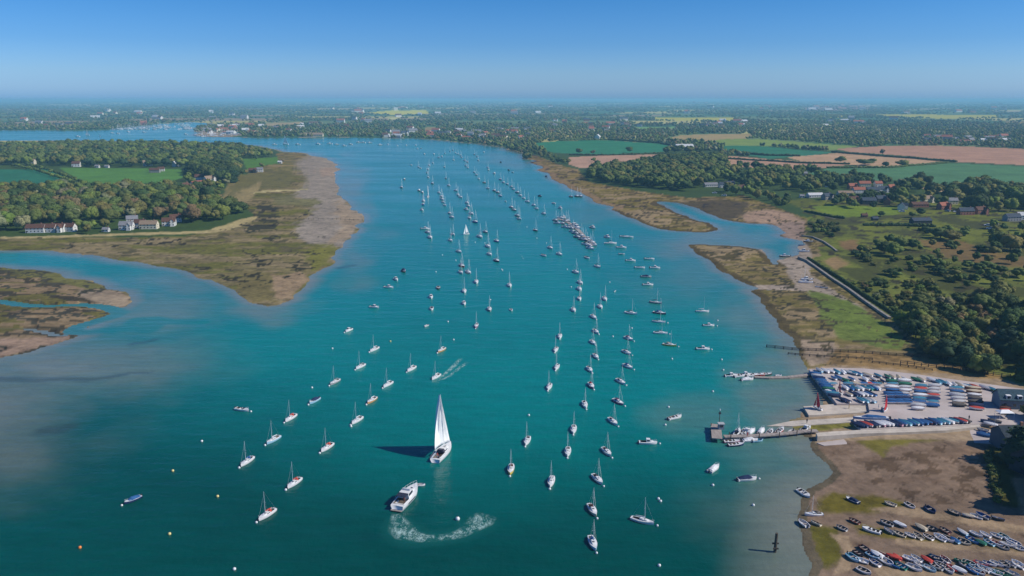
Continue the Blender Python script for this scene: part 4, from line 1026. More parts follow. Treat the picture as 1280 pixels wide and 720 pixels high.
foam('wake_foam', [([(495, 644), (499, 655), (503, 663), (512, 668), (524, 671), (534, 673)], 3.2), ([(553, 672), (565, 670), (578, 666), (590, 661), (600, 653), (607, 647)], 2.6), ([(494, 660), (506, 663), (520, 662)], 2.0)], 10, .04, .13, 'foam')
def ribbon(name, pts, wds, rough_=1.0):
    wp = [Vector(P(*p)) for p in pts]; V_ = []; A_ = []; F_ = []; N = 0
    dn = []
    for i in range(len(wp)-1):
        k = 10
        for j in range(k): dn.append((wp[i].lerp(wp[i+1], j/k), wds[i]+(wds[i+1]-wds[i])*j/k))
    dn.append((wp[-1], wds[-1])); n_ = len(dn)
    for i, (p, wd) in enumerate(dn):
        a = dn[max(0, i-4)][0]; b_ = dn[min(n_-1, i+4)][0]; t = (b_-a).normalized(); nn = Vector((-t.y, t.x, 0))
        for j in range(9):
            u = j/4-1; q_ = p+nn*u*wd; V_.append((q_.x, q_.y, .02 if M['wake'].name == 'disturbed_water' else .03)); A_.append((1-abs(u)**1.5)*min(1, i/4, (n_-1-i)/5))
    for i in range(n_-1):
        for j in range(8): a = i*9+j; F_.append((a, a+1, a+10, a+9))
    me = arr_mesh(name, V_, F_, M['wake'], False, 4); set_f(me, A_, 'fade'); o = bpy.data.objects.new(name, me); C.objects.link(o); o['kind'] = 'stuff'
m, n, b = newmat('wake_water'); M['wake'] = m
at = n.nodes.new('ShaderNodeAttribute'); at.attribute_name = 'fade'
nf = vramp(n, noise(n, .45, 9, .85, stretch=(1, .6, 1)), [(.47, 0), (.56, .6), (.64, 1)])
fd = vramp(n, at.outputs['Fac'], [(0, 0), (.5, .7), (1, .95)])
al = rgbmul(n, nf, fd)
n.links.new(al, b.inputs['Alpha']); b.inputs['Base Color'].default_value = (.50, .72, .66, 1); b.inputs['Roughness'].default_value = .7
m2, n, b = newmat('disturbed_water'); M['disturbed'] = m2
at = n.nodes.new('ShaderNodeAttribute'); at.attribute_name = 'fade'
n.links.new(vramp(n, at.outputs['Fac'], [(0, 0), (1, .4)]), b.inputs['Alpha']); b.inputs['Base Color'].default_value = (.015, .21, .17, 1); b.inputs['Roughness'].default_value = .3
def rib2(*a):
    keep_ = M['wake']; M['wake'] = M['disturbed']; ribbon(*a); M['wake'] = keep_
rib2('disturbed_water', [(496, 642), (498, 652), (503, 663), (516, 671), (535, 673), (556, 672), (578, 667), (598, 656), (612, 643)], [2.5, 5, 7, 7, 5, 4.5, 5, 6, 5])
ribbon('wake_foam', [(496, 642), (498, 652), (501, 660), (508, 667), (518, 671), (532, 673), (548, 673)], [1.6, 2.6, 3.8, 3.9, 2.6, 2.2, 1.5])
ribbon('wake_foam', [(544, 673), (560, 671), (574, 668), (588, 661), (600, 652), (611, 643)], [1.4, 1.9, 2.2, 2.6, 4.0, 3.4])
ribbon('wake_foam', [(549, 474), (558, 466), (568, 457), (577, 447)], [.9, 1.1, 1.3, 1.2])
ribbon('wake_foam', [(552, 475), (562, 470), (572, 462), (585, 452)], [.8, 1.0, 1.2, 1.2])
foam('yacht_wake_foam', [([(549, 476), (558, 466), (568, 457), (574, 450)], .8), ([(553, 474), (562, 470), (570, 463), (580, 455)], .8), ([(651, 318), (655, 325)], 1.5)], 7, .05, .14, 'foam')
o = spawn(protoB, *P(572, 649.5), 0, 1.8, {'float': (.8, .8, .78)}); tag(o, 'white buoy floating inside the curve of the cruiser wake', 'buoy')
# piles
pl = empty('mooring_pile', P(968.5, 690)); MB().tube((0, 0, -1), (.1, 0, 5.2), .42, .36, 8).build('post', M['wood'], pl); MB().box(-.8, .8, -.12, .12, 2.2, 2.6).box(-.6, .7, -.5, -.3, 1.0, 1.4).build('crossbeam', M['wood'], pl)
tag(pl, 'dark wooden pile standing in the water left of the beached boats', 'pile')

# ================================================================== TREES
def ico(sub):
    bm = bmesh.new(); bmesh.ops.create_icosphere(bm, subdivisions=sub, radius=1)
    v = np.array([p.co[:] for p in bm.verts]); f = np.array([[q_.index for q_ in t.verts] for t in bm.faces]); bm.free(); return v, f
I1, I2, I3 = ico(1), ico(2), ico(3)
def crown_np(seed, lumps, ic, cards=0, shape='round', amp=.22, lr=(.34, .55)):
    r = np.random.default_rng(seed); V_ = []; F_ = []; off = 0
    for k in range(lumps):
        if shape == 'round':
            th = r.uniform(0, 2*np.pi); ph = np.arccos(r.uniform(-.35, 1)); rad = .62 if k else 0
            c = np.array([rad*np.sin(ph)*np.cos(th), rad*np.sin(ph)*np.sin(th), 1.1+.62*np.cos(ph)]); R_ = r.uniform(*lr)
            if k == 0: c = np.array([0, 0, 1.1]); R_ = .72
        elif shape == 'tall':
            t = k/max(1, lumps-1); c = np.array([r.normal(0, .12), r.normal(0, .12), .35+1.45*t]); R_ = .62*(1-t)**.7+.16
        else:
            th = r.uniform(0, 2*np.pi); rad = r.uniform(.2, .75); c = np.array([rad*np.cos(th), rad*np.sin(th), r.uniform(.35, .9)]); R_ = r.uniform(.3, .55)
        v, f = ic
        n_ = vn(v[:, 0]*3+k*7.7+seed, v[:, 1]*3+v[:, 2]*2.3, seed+k)-.5
        n2 = vn(v[:, 0]*7+k*3.1, v[:, 1]*7-v[:, 2]*6.3, seed+k+50)-.5
        vv = v*(R_*(1+amp*2*n_+amp*n2))[:, None]*np.array([1, 1, .85])+c
        V_.append(vv); F_.append(f+off); off += len(vv)
    if cards:
        allv = np.concatenate(V_); pick = allv[r.integers(0, len(allv), cards)]
        ctr = np.array([0, 0, 1.0]) if shape != 'bush' else np.array([0, 0, .4])
        pick = ctr+(pick-ctr)*r.uniform(.97, 1.12, (cards, 1))
        a = r.normal(0, 1, (cards, 3)); a /= np.linalg.norm(a, axis=1)[:, None]; b_ = r.normal(0, 1, (cards, 3)); b_ -= a*np.sum(a*b_, axis=1)[:, None]; b_ /= np.linalg.norm(b_, axis=1)[:, None]
        s = r.uniform(.04, .10, (cards, 1))
        V_.append(np.stack([pick-a*s, pick+a*s*.6+b_*s*.8, pick+a*s*.4-b_*s*.9], 1).reshape(-1, 3)); F_.append(np.arange(cards*3).reshape(-1, 3)+off)
    return np.concatenate(V_), np.concatenate(F_)
def make_tree(seed, shape, name='tree'):
    r = empty(name)
    v, f = crown_np(seed, {'round': 20, 'tall': 9, 'bush': 11}[shape], I2, 1500, shape, .30)
    o = bpy.data.objects.new('crown' if shape != 'bush' else 'foliage', arr_mesh('crown', v, f, M['leaf'])); C.objects.link(o); o.parent = r
    mb = MB(); rg = random.Random(seed)
    if shape != 'bush':
        mb.tube((0, 0, -.05), (rg.uniform(-.05, .05), 0, .9), .075, .05, 7)
        for k in range(5):
            a = k*1.3+rg.random(); mb.tube((0, 0, .45+.07*k), (.45*math.cos(a), .45*math.sin(a), .95+.08*k), .04, .018, 5)
        mb.build('trunk', M['bark'], r)
    else:
        for k in range(4):
            a = k*1.6; mb.tube((0, 0, -.05), (.3*math.cos(a), .3*math.sin(a), .5), .04, .02, 5)
        mb.build('stem', M['bark'], r)
    register(r); PROTOS.append(r); return r
TR = [make_tree(1, 'round'), make_tree(2, 'round'), make_tree(3, 'round'), make_tree(4, 'tall'), make_tree(6, 'round')]
BUSH = [make_tree(8, 'bush', 'bush'), make_tree(9, 'bush', 'bush')]
PAL = {'dark': (.048, .076, .022), 'mid': (.092, .122, .030), 'olive': (.145, .138, .038), 'pale': (.20, .20, .10), 'brown': (.16, .118, .052), 'fresh': (.125, .165, .030), 'blue': (.030, .056, .024)}
HL = [(46, 292, 't', 'w', 'n', .1, 'leftmost of the long terrace on the left shore'), (60, 291.5, 't', 'w', 'n', .05, 'second of the long terrace on the left shore'), (74, 291, 'w', 'w', 'n', 0, 'third of the long terrace on the left shore'), (88, 290.5, 'c', 'w', 'n', -.1, 'right end of the long terrace on the left shore'),
 (159, 288.5, 'w', 'w', 'g', .1, 'left of pale shore houses'), (187, 287.5, 't', 'c', 't', .05, 'middle of pale shore houses'), (176, 286, 'c', 'w', 'n', 0, 'between pale shore houses'), (212, 284, 'w', 'w', 'n', .25, 'right of pale shore houses'), (166, 281, 'c', 'w', 'g', .4, 'just behind the pale shore houses'), (133, 291, 's', 'w', 'g', 0, 'low among trees left of pale houses'), (220, 280, 'c', 'w', 'n', .5, 'rear right of the pale shore houses'),
 (232, 239, 'c', 'w', 'n', 1.35, 'nearest gable in the left hamlet'), (243, 237, 'c', 'w', 'r', 1.4, 'second gable in the left hamlet'), (252, 236, 'w', 'w', 'r', .6, 'long front in the left hamlet'), (262, 230, 'w', 'w', 't', .95, 'tallest house of the left hamlet'), (250, 228, 'c', 'w', 'n', .2, 'rear of the left hamlet'), (254, 243, 's', 'w', 'g', 0, 'small outbuilding by the left hamlet'), (276, 222, 'c', 'w', 'n', .3, 'by dark trees right of hamlet'),
 (96, 210.5, 'c', 'w', 'n', .2, 'alone behind the left green field'), (135, 200.5, 'b', 'w', 'g', 0, 'long flat front high in the left wood'), (185, 208.5, 'w', 'w', 't', .5, 'behind the top edge of the left green field'), (194, 218, 't', 'g', 'n', .1, 'dark farmhouse on the left green field'), (202, 216, 'c', 'w', 'n', .3, 'beside the dark farmhouse'), (221, 210, 'c', 'w', 'w', 1.2, 'tall gable right of the green field'), (134, 211, 's', 'w', 'g', 0, 'small hut at the edge of the green field'), (122, 211, 's', 'w', 'g', 0, 'hut left of the small field hut'), (40, 207, 'c', 'c', 't', 0, 'far left by the hedge lines'),
 (316, 217, 'w', 'd', 'n', .2, 'dark house near the upper beach'), (325, 216, 'c', 'w', 'g', .2, 'pale house near the upper beach'), (350, 205, 's', 'w', 'w', 0, 'boat hut near the tip of the peninsula'),
 (888, 235, 'b', 'w', 'g', .15, 'low pale building behind the lawn'), (903, 236, 'c', 'w', 's', .1, 'left of the creek-head houses'), (912, 235, 'w', 'g', 's', .2, 'middle of the creek-head houses'), (925, 240, 'w', 'r', 'n', .3, 'brick one of the creek-head houses'), (933, 233, 'c', 'g', 's', .1, 'rear of the creek-head houses'),
 (1018, 249, 'b', 'w', 'w', .15, 'big white barn left of the village'), (1034, 236, 'c', 'w', 'w', 1.2, 'white gable above the village barn'), (1033, 252, 'w', 'g', 's', .5, 'grey house right of the white barn'), (1002, 249, 's', 'w', 'g', 0, 'small shed left of the white barn'), (1001, 221, 'b', 'g', 'g', 0, 'grey barn up behind the trees'),
 (1065, 238, 'w', 'r', 'r', .2, 'leftmost red roof of the village'), (1073, 243, 't', 'w', 'r', .1, 'white-fronted row in the village'), (1080, 235, 't', 'c', 'r', 0, 'cream rear row in the village'), (1097, 235, 'c', 'w', 'r', .1, 'red roof at the back right of the village'), (1090, 243, 't', 'g', 's', .1, 'wide slate roof in the village centre'), (1103, 242, 'w', 'w', 's', .1, 'twin white gables in the village'), (1056, 246, 'b', 'c', 't', 0, 'long low roof on the village edge'), (1066, 256, 'w', 'r', 'n', .2, 'brown house on the village green'), (1085, 257, 't', 'd', 's', 0, 'dark waterside row in the village'), (1100, 255, 'w', 'd', 's', .2, 'dark house with slate roof in the village'), (1108, 258, 'c', 'r', 'n', 1.2, 'small brick house right of the dark row'), (1113, 240, 'c', 'r', 'r', .4, 'red cottage near the big dark tree'),
 (1126, 264, 'w', 'w', 's', 1.1, 'white gable beside the meadow'), (1148, 261, 'b', 'r', 'n', .1, 'long tan house in front of the trees'), (1158, 255, 'w', 'c', 't', .3, 'tan house with pale gable'), (1178, 264, 'w', 'r', 'r', .4, 'brick house by the bare yard'), (1190, 257, 'c', 'c', 'g', 0, 'pale-roofed house by the bare yard'), (1206, 271, 't', 'r', 's', .1, 'dark-roofed row under the trees'), (1224, 270, 'w', 'r', 'n', .3, 'house with reddish gable under the trees'), (1264, 279, 't', 'g', 's', .2, 'dark barn at the right edge'), (1150, 281, 'b', 'd', 's', .1, 'low blue-grey barn on the pasture'), (1093, 277, 's', 'd', 's', .1, 'dark shed on the meadow path'), (1080, 273, 's', 'r', 'n', 0, 'tiny brick hut on the meadow path'), (1276, 277, 'c', 'w', 'w', 0, 'white front at the far right edge'),
 (855, 188, 'b', 'w', 'w', .1, 'long white roof between the far fields'), (747, 176, 'c', 'w', 'w', 1.3, 'white tower-like house above the teal field'), (387, 171, 'b', 'c', 't', .05, 'large cream hall on the far wooded shore'), (396, 171, 'b', 'c', 't', .05, 'right wing of the cream hall on the far shore')]
HXY = [(*Pn(h[0], h[1]), h[2], min(60, .045*Pn(h[0], h[1])[1])*(1.9 if 225 < h[0] < 270 and h[1] < 246 else 1)) for h in HL if h[1] > 190]
MIXW = {'wood': [('mid', 5), ('dark', 3), ('olive', 5), ('pale', 1), ('brown', 1), ('fresh', 2)], 'darkw': [('dark', 6), ('mid', 4), ('olive', 1), ('blue', 3)], 'near': [('mid', 6), ('dark', 4), ('olive', 3), ('blue', 1), ('fresh', 2)],
        'top': [('mid', 6), ('dark', 2), ('olive', 2), ('fresh', 2), ('blue', 1)]}
TREES = []   # x,y,z,r,h,tone,zone
def plant(poly, sp, hr, mix, zone_, dens=1.0, seed=0, shape=None):
    rg = random.Random(seed); wp = [Pn(*p) for p in poly]
    x0, x1 = min(p[0] for p in wp), max(p[0] for p in wp); y0, y1 = min(p[1] for p in wp), max(p[1] for p in wp)
    nx_, ny_ = int((x1-x0)/sp)+1, int((y1-y0)/sp)+1
    gx, gy = np.meshgrid(np.arange(nx_), np.arange(ny_)); rs = np.random.default_rng(seed+5)
    px = x0+(gx.ravel()+rs.uniform(0, .95, gx.size))*sp; py = y0+(gy.ravel()+rs.uniform(0, .95, gx.size))*sp
    ok = inpoly(px, py, wp)
    pool = [t for t, w__ in MIXW[mix] for _ in range(w__)]
    for x, y in zip(px[ok], py[ok]):
        if dens < 1:
            if fbm(np.array(x/45.), np.array(y/45.), seed, 3) > .36+dens*.3: continue
        if gsd(x, y) < 4: continue
        if any(abs(x-hx) < 8 + (6 if hk in 'tb' else 0) and -8-hd*.7 < y-hy < 8 for hx, hy, hk, hd in HXY): continue
        h = rg.uniform(*hr); TREES.append((x, y, gz(x, y)-.2, h*rg.uniform(.42, .62), h, rg.choice(pool), zone_, shape))
def one(x, y, h, r_, tone, zone_, shape=None):
    wx, wy = Pn(x, y); TREES.append((wx, wy, gz(wx, wy)-.2, r_, h, tone, zone_, shape))
ZL = 'wood on the left peninsula'; ZT = 'wood at the back of the left peninsula'; ZV = 'trees round the left hamlet'; ZR = 'waterside wood on the right bank'; ZG = 'trees round the right-hand village'; ZN = 'thick wood beside the boatyard'; ZP = 'rough pasture by the sea wall'; ZF = 'far shore'
plant([(-200, 186), (0, 187), (60, 183), (130, 183), (240, 184), (300, 186), (338, 196), (332, 199), (302, 199), (290, 207), (240, 211), (120, 211), (90, 209), (-200, 210)], 17, (11, 17), 'top', ZT, seed=1)
plant([(-200, 244), (0, 243), (60, 240), (110, 241), (190, 240), (240, 240), (262, 250), (292, 262), (302, 272), (282, 281), (235, 281), (205, 277), (150, 279), (98, 283), (95, 284), (38, 284), (36, 290), (-200, 296)], 13.5, (9, 15), 'wood', ZL, seed=2)
plant([(95, 288), (148, 287), (148, 294), (97, 294)], 11, (7, 10), 'wood', ZL, seed=3)
plant([(238, 214), (262, 208), (300, 210), (302, 224), (285, 231), (258, 228), (245, 226)], 12, (13, 18), 'darkw', ZV, seed=4)
plant([(205, 235), (232, 226), (248, 228), (275, 238), (290, 250), (270, 262), (250, 250), (225, 250), (205, 245)], 17, (8, 12), 'wood', ZV, .75, seed=5)
plant([(258, 232), (285, 232), (280, 245), (262, 244)], 18, (6, 9), 'wood', ZV, .8, seed=6)
plant([(290, 203), (320, 200), (340, 205), (330, 212), (305, 212)], 22, (6, 9), 'wood', ZV, .5, seed=7)
one(298, 268, 11, 8.5, 'dark', ZV); one(286, 264, 8, 5, 'mid', ZV); one(352, 203, 5, 6, 'brown', ZV)
for k in range(26):
    t = k/25; x = 18+t*(82); y = 210+ (t**1.25)*25
    one(x-1, y, 6, 3.4, random.choice(['mid', 'dark', 'fresh']), 'hedge line between the two left fields'); 
    if k % 2: one(x+14-t*8, y-1, 7, 4, random.choice(['mid', 'dark']), 'hedge line between the two left fields')
plant([(736, 225), (742, 214), (770, 212), (808, 207), (832, 202), (870, 199), (905, 201), (910, 214), (905, 226), (885, 233), (856, 240), (835, 239), (800, 236), (765, 232)], 13, (11, 16), 'near', ZR, seed=11)
plant([(905, 214), (940, 212), (958, 217), (964, 232), (962, 252), (935, 255), (912, 246), (903, 236)], 16, (9, 14), 'near', ZG, .85, seed=12)
plant([(885, 228), (903, 232), (900, 242), (880, 240)], 16, (7, 10), 'near', ZG, .6, seed=13)
plant([(958, 218), (1000, 216), (1040, 224), (1062, 232), (1050, 243), (1010, 243), (985, 241), (962, 238)], 15, (10, 15), 'near', ZG, .85, seed=14)
plant([(962, 248), (992, 250), (995, 259), (975, 262), (962, 258)], 14, (6, 9), 'near', ZG, .7, seed=15)
plant([(1045, 228), (1110, 228), (1115, 236), (1045, 238)], 13, (8, 12), 'darkw', ZG, .8, seed=61)
plant([(1040, 246), (1110, 246), (1120, 262), (1075, 264), (1040, 260)], 11, (8, 11), 'darkw', ZG, .7, seed=16)
plant([(1105, 236), (1150, 234), (1160, 250), (1148, 262), (1110, 262)], 15, (9, 14), 'wood', ZG, .8, seed=17)
plant([(1148, 240), (1200, 236), (1300, 243), (1480, 250), (1480, 275), (1280, 272), (1215, 268), (1180, 262), (1155, 258)], 15.5, (10, 16), 'near', ZG, .85, seed=18)
for x, y, h, r_, t in [(1064, 227, 15, 7, 'dark'), (1082, 229, 9, 6, 'dark'), (1143, 231, 12, 6, 'brown'), (1150, 233, 16, 8, 'dark'), (1160, 234, 13, 7, 'dark'), (742, 203, 8, 5, 'mid'), (697, 205, 11, 6, 'dark'), (704, 206, 10, 7, 'mid'), (710, 205, 8, 6, 'olive'),
                      (787, 192, 12, 9, 'mid'), (724, 193, 11, 9, 'mid'), (741, 194, 9, 5, 'brown'), (1050, 206, 13, 10, 'mid'), (1080, 208.5, 11, 14, 'mid'), (1088, 207.6, 11, 9, 'mid'), (1107, 210.8, 9, 6, 'dark'), (1127, 209.5, 10, 13, 'olive'), (1103, 194.5, 11, 5, 'brown'), (832, 193, 14, 10, 'mid'), (843, 192, 15, 12, 'dark'), (850, 190, 13, 9, 'mid'), (862, 192, 12, 10, 'olive')]:
    one(x, y, h, r_, t, 'fields behind the right bank')
for x, y, h, r_, t in [(1117, 322, 9.5, 5.5, 'fresh'), (1105, 318, 8, 5, 'dark'), (1127, 312, 8.5, 6, 'mid'), (1098, 312, 7, 4.5, 'mid'), (1140, 314, 8, 5, 'dark'), (1110, 305, 7, 4.5, 'dark'), (1175, 300, 8, 7, 'mid'), (1188, 303, 8, 7, 'olive'), (1200, 300, 7, 6, 'mid'), (1182, 292, 6, 5, 'mid'), (1165, 296, 6, 4, 'dark'),
                      (1248, 313, 12, 7, 'mid'), (1262, 316, 12, 7, 'olive'), (1242, 318, 8, 4.5, 'dark'), (1278, 312, 11, 6, 'dark'), (1084, 318, 5, 3.5, 'olive'), (1075, 316, 5, 4, 'mid'), (1158, 330, 6, 5, 'mid'), (1170, 336, 6, 5, 'mid'), (1150, 335, 5, 4, 'dark'), (1208, 338, 5, 5, 'mid'), (1222, 342, 5.5, 5, 'dark'), (1235, 340, 6, 5, 'mid'), (1250, 345, 5, 4, 'dark'), (1270, 350, 6, 5, 'mid'),
                      (1180, 346, 4.5, 5, 'dark'), (1168, 343, 4, 4, 'dark'), (1190, 348, 5, 5, 'olive'), (1112, 345, 4, 5, 'dark'), (1120, 348, 4, 4, 'mid'), (1140, 274, 6, 4, 'mid'), (1152, 271, 7, 5, 'dark'), (1100, 272, 5, 4, 'dark'), (1090, 256, 6, 4, 'dark')]:
    one(x, y, h, r_, t, ZP)
for x, y, h, r_, t in [(1238, 385, 9, 5.5, 'dark'), (1228, 390, 8, 5, 'mid'), (1247, 388, 9, 5.5, 'mid'), (1258, 390, 8, 5, 'dark'), (1225, 380, 7, 4, 'olive'), (1250, 376, 8, 4.5, 'olive'), (1280, 395, 8, 4, 'dark')]:
    one(x, y, h, r_, t, 'round clump in the rough pasture')
plant([(1128, 398), (1150, 385), (1170, 392), (1190, 410), (1215, 430), (1232, 455), (1250, 468), (1280, 475), (1280, 480), (1200, 466), (1165, 455), (1145, 435), (1128, 412)], 6.8, (6, 9), 'near', ZN, seed=21)
plant([(1245, 415), (1275, 402), (1400, 405), (1480, 480), (1330, 490), (1285, 478), (1262, 455), (1248, 435)], 8.5, (8, 12), 'darkw', ZN, seed=22)
plant([(1155, 350), (1225, 375), (1280, 400), (1245, 440), (1225, 442), (1190, 405), (1150, 385)], 8, (2.5, 5), 'wood', ZN, .55, seed=23, shape='bush')
plant([(1040, 340), (1120, 345), (1185, 368), (1150, 396), (1120, 394), (1075, 364)], 6.0, (1.4, 3.0), 'wood', ZP, .6, seed=24, shape='bush')
plant([(1030, 300), (1060, 290), (1140, 285), (1280, 330), (1280, 400), (1190, 390), (1100, 340)], 13, (1.5, 4), 'near', ZP, .5, seed=25, shape='bush')
plant([(1010, 282), (1060, 280), (1050, 298), (1020, 296)], 10, (2, 4), 'near', ZP, .6, seed=26, shape='bush')
plant([(1135, 282), (1290, 290), (1290, 345), (1220, 345), (1150, 318)], 19, (4, 8), 'near', ZP, .55, seed=71)
plant([(1170, 340), (1290, 350), (1290, 385), (1220, 378)], 15, (4, 7), 'near', ZP, .5, seed=72)
plant([(1272, 575), (1330, 560), (1400, 600), (1400, 690), (1300, 650), (1285, 620)], 8, (9, 13), 'darkw', 'tall trees at the right edge of the foreshore', seed=27)
plant([(1276, 508), (1330, 505), (1350, 545), (1290, 540)], 8, (6, 9), 'darkw', 'trees behind the boathouse', seed=28)
for k in range(14): one(1236+k*.9+random.uniform(-3, 3), 572+k*4.6, 1.6, 1.3, random.choice(['olive', 'mid']), 'scrub strip above the foreshore', 'bush')
plant([(600, 178), (640, 181), (668, 189), (690, 196), (700, 203), (690, 205), (672, 197), (655, 190), (630, 183)], 17, (6, 10), 'near', ZF, .75, seed=31)
# far farmland, village and woods on the level country
FIELDP = [[(668, 180), (700, 177), (760, 176), (825, 180.5), (846, 184), (834, 190), (815, 193), (760, 194.5), (715, 193), (690, 191), (672, 187)], [(712, 197), (760, 195.5), (832, 194.5), (828, 199), (800, 205), (745, 211), (725, 211), (710, 206)],
 [(826, 176), (850, 170), (900, 168), (938, 168.6), (944, 173), (905, 178), (850, 178)], [(870, 180), (905, 175), (950, 175), (1075, 184), (1040, 189), (960, 184), (905, 183)], [(905, 183), (960, 184.5), (1040, 192), (1000, 197), (960, 199.5), (903, 191)],
 [(1045, 187), (1110, 183), (1200, 184), (1280, 187), (1700, 189), (1700, 240), (1280, 240), (1200, 234), (1130, 227), (1080, 228), (1005, 220), (935, 211), (903, 196), (985, 198)],
 [(460, 141.5), (490, 139), (532, 139), (537, 142.5), (500, 144), (470, 143.5)], [(816, 147), (919, 147.5), (916, 152.5), (820, 151)], [(1086, 143.5), (1245, 144), (1247, 148), (1180, 149), (1110, 146.5)], [(792, 159.5), (842, 159), (845, 162.5), (800, 162.5)], [(330, 154.5), (378, 153), (380, 157), (335, 159.5)], [(530, 160), (546, 159), (546, 168), (532, 169)], [(485, 147.8), (500, 147.8), (500, 150), (485, 150)]]
FC = []; rg = np.random.default_rng(44)
v_ = 127.3
while v_ < 200:
    stp_ = .55+.010*(v_-127)*1.0 + (.35 if v_ > 150 else 0)
    us = np.arange(-260, 1540, 2.3)+rg.uniform(-1.1, 1.1, len(np.arange(-260, 1540, 2.3)))
    vs_ = v_+rg.uniform(-.5, .5, len(us))*stp_
    x, y = Pn(us, vs_)
    ok = np.ones(len(us), bool)
    for p in FIELDP: ok &= ~inpoly(us, vs_, p)
    ok &= inpoly(x, y, LANDW['right'])
    ok &= ~inpoly(us, vs_, [(655, 190), (900, 190), (905, 250), (700, 250), (670, 205)])
    ok &= ~((us > 225) & (us < 300) & (vs_ > 166))
    qq = _h(np.floor(x/420+.25*np.floor(y/520)), np.floor(y/520), 4)
    fx = (x/420+.25*np.floor(y/520)) % 1; fy = (y/520) % 1
    edge = (fx < .09) | (fy < .10) | (fx > .93)
    nn = fbm(x/300, y/700, 91, 3)
    crop = qq > .52
    pr = np.where(crop, .06, np.where(nn > .44, .95, .62)); pr = np.where(edge, .85, pr)
    pr = np.where(y < 3600, np.maximum(pr, .8), pr)
    ok &= rg.uniform(0, 1, len(us)) < pr
    for a, b_ in zip(x[ok], y[ok]): FC.append((a, b_))
    v_ += stp_
FC = np.array(FC); print('far clumps', len(FC))
vt, ft_ = crown_np(5, 4, I1, 0, 'round', .25, (.42, .6)); vt = vt-np.array([0, 0, .25])
nF = len(FC); rs = np.random.default_rng(6)
mp = FC[:, 1]/FPX
rw = np.clip(mp*rs.uniform(1.4, 2.6, nF), 5.5, 45); hh = rs.uniform(8, 15, nF)*np.clip(.8+.03*mp, .8, 1.15)
gzs = np.array([gz(a, b_) for a, b_ in FC])
an = rs.uniform(0, 6.28, nF); ca, sa = np.cos(an), np.sin(an)
VX = (vt[None, :, 0]*ca[:, None]-vt[None, :, 1]*sa[:, None])*rw[:, None]+FC[:, 0:1]
VY = (vt[None, :, 0]*sa[:, None]+vt[None, :, 1]*ca[:, None])*rw[:, None]*np.clip(1.0, 0, 1)+FC[:, 1:2]
VZ = vt[None, :, 2]*(hh/1.65)[:, None]+gzs[:, None]-.5
pc = np.array([PAL[t] for t in ('mid', 'dark', 'olive', 'mid', 'fresh', 'blue', 'brown', 'pale', 'mid', 'dark')])
cc_ = pc[rs.integers(0, len(pc), nF)]*rs.uniform(.8, 1.35, (nF, 1))
VV = np.stack([VX, VY, VZ], -1).reshape(-1, 3)
FFc = (ft_[None]+np.arange(nF)[:, None, None]*len(vt)).reshape(-1, 3)
me = arr_mesh('far_woodland', VV, FFc, M['leafattr'])
set_col(me, np.repeat(cc_, len(vt), 0)); o = bpy.data.objects.new('far_woodland', me); C.objects.link(o); o['kind'] = 'stuff'
# split the planted trees: largest in the picture become things, the rest one mass
def key(t):
    u, v = invP(t[0], t[1])
    return -(t[4]*max(t[3], .3*t[4])**.5)/t[1]**1.5 if -5 < u < 1287 and v < 735 else 1e9
trs = sorted([t for t in TREES if t[7] != 'bush'], key=key); bsh = sorted([t for t in TREES if t[7] == 'bush'], key=key)
NT, NB = 290, 220
rest = trs[NT:]+bsh[NB:]
print('trees', len(trs), 'bushes', len(bsh))
TN = {'dark': 'dark green', 'mid': 'mid green', 'olive': 'olive green', 'pale': 'pale silvery green', 'brown': 'brownish', 'fresh': 'fresh bright green', 'blue': 'blackish green'}
rg = random.Random(3); tc = {}
for t in trs[:NT]+bsh[:NB]:
    x, y, z, r_, h, tone, zn, sh_ = t
    if sh_ == 'bush': p = rg.choice(BUSH); sc3 = (r_ if r_ > h*.7 else h*.9, r_ if r_ > h*.7 else h*.9, h*.85)
    else:
        p = TR[3] if (tone in ('dark', 'blue') and rg.random() < .3) else rg.choice([TR[0], TR[1], TR[2], TR[4]]); sc3 = (r_*(1.3 if p is TR[3] else 1), r_*(1.3 if p is TR[3] else 1), h/1.95)
    j = rg.uniform(.8, 1.3); c = tuple(min(1, q_*j*rg.uniform(.92, 1.08)) for q_ in PAL[tone])
    o = spawn(p, x, y, z, rg.uniform(0, 6.28), 1, {'crown': c, 'foliage': c}); o.scale = sc3
    kd = 'bush' if sh_ == 'bush' else 'tree'
    k_ = (zn, kd); tc[k_] = tc.get(k_, 0)+1
    tag(o, f'{TN[tone]} {kd}, {ordw(tc[k_]) } largest in view, {zn}', kd, f'{kd}s: {zn}')
v6 = [crown_np(40+k, 6, I1, 150, 'round', .3, (.38, .6)) for k in range(3)]+[crown_np(50, 5, I1, 60, 'bush', .3)]
VL = []; FL = []; CL = []; off = 0
for i, t in enumerate(rest):
    x, y, z, r_, h, tone, zn, sh_ = t
    v, f = v6[3] if sh_ == 'bush' else v6[i % 3]
    a = rg.uniform(0, 6.28); ca, sa = math.cos(a), math.sin(a)
    if sh_ == 'bush': r_ = max(r_, h*.8)
    w3 = np.stack([(v[:, 0]*ca-v[:, 1]*sa)*r_+x, (v[:, 0]*sa+v[:, 1]*ca)*r_+y, v[:, 2]*h/1.9+z], 1)
    VL.append(w3); FL.append(f+off); off += len(v); CL.append(np.tile(np.array(PAL[tone])*rg.uniform(.8, 1.3), (len(v), 1)))
me = arr_mesh('woodland', np.concatenate(VL), np.concatenate(FL), M['leafattr']); set_col(me, np.concatenate(CL))
o = bpy.data.objects.new('woodland', me); C.objects.link(o); o['kind'] = 'stuff'
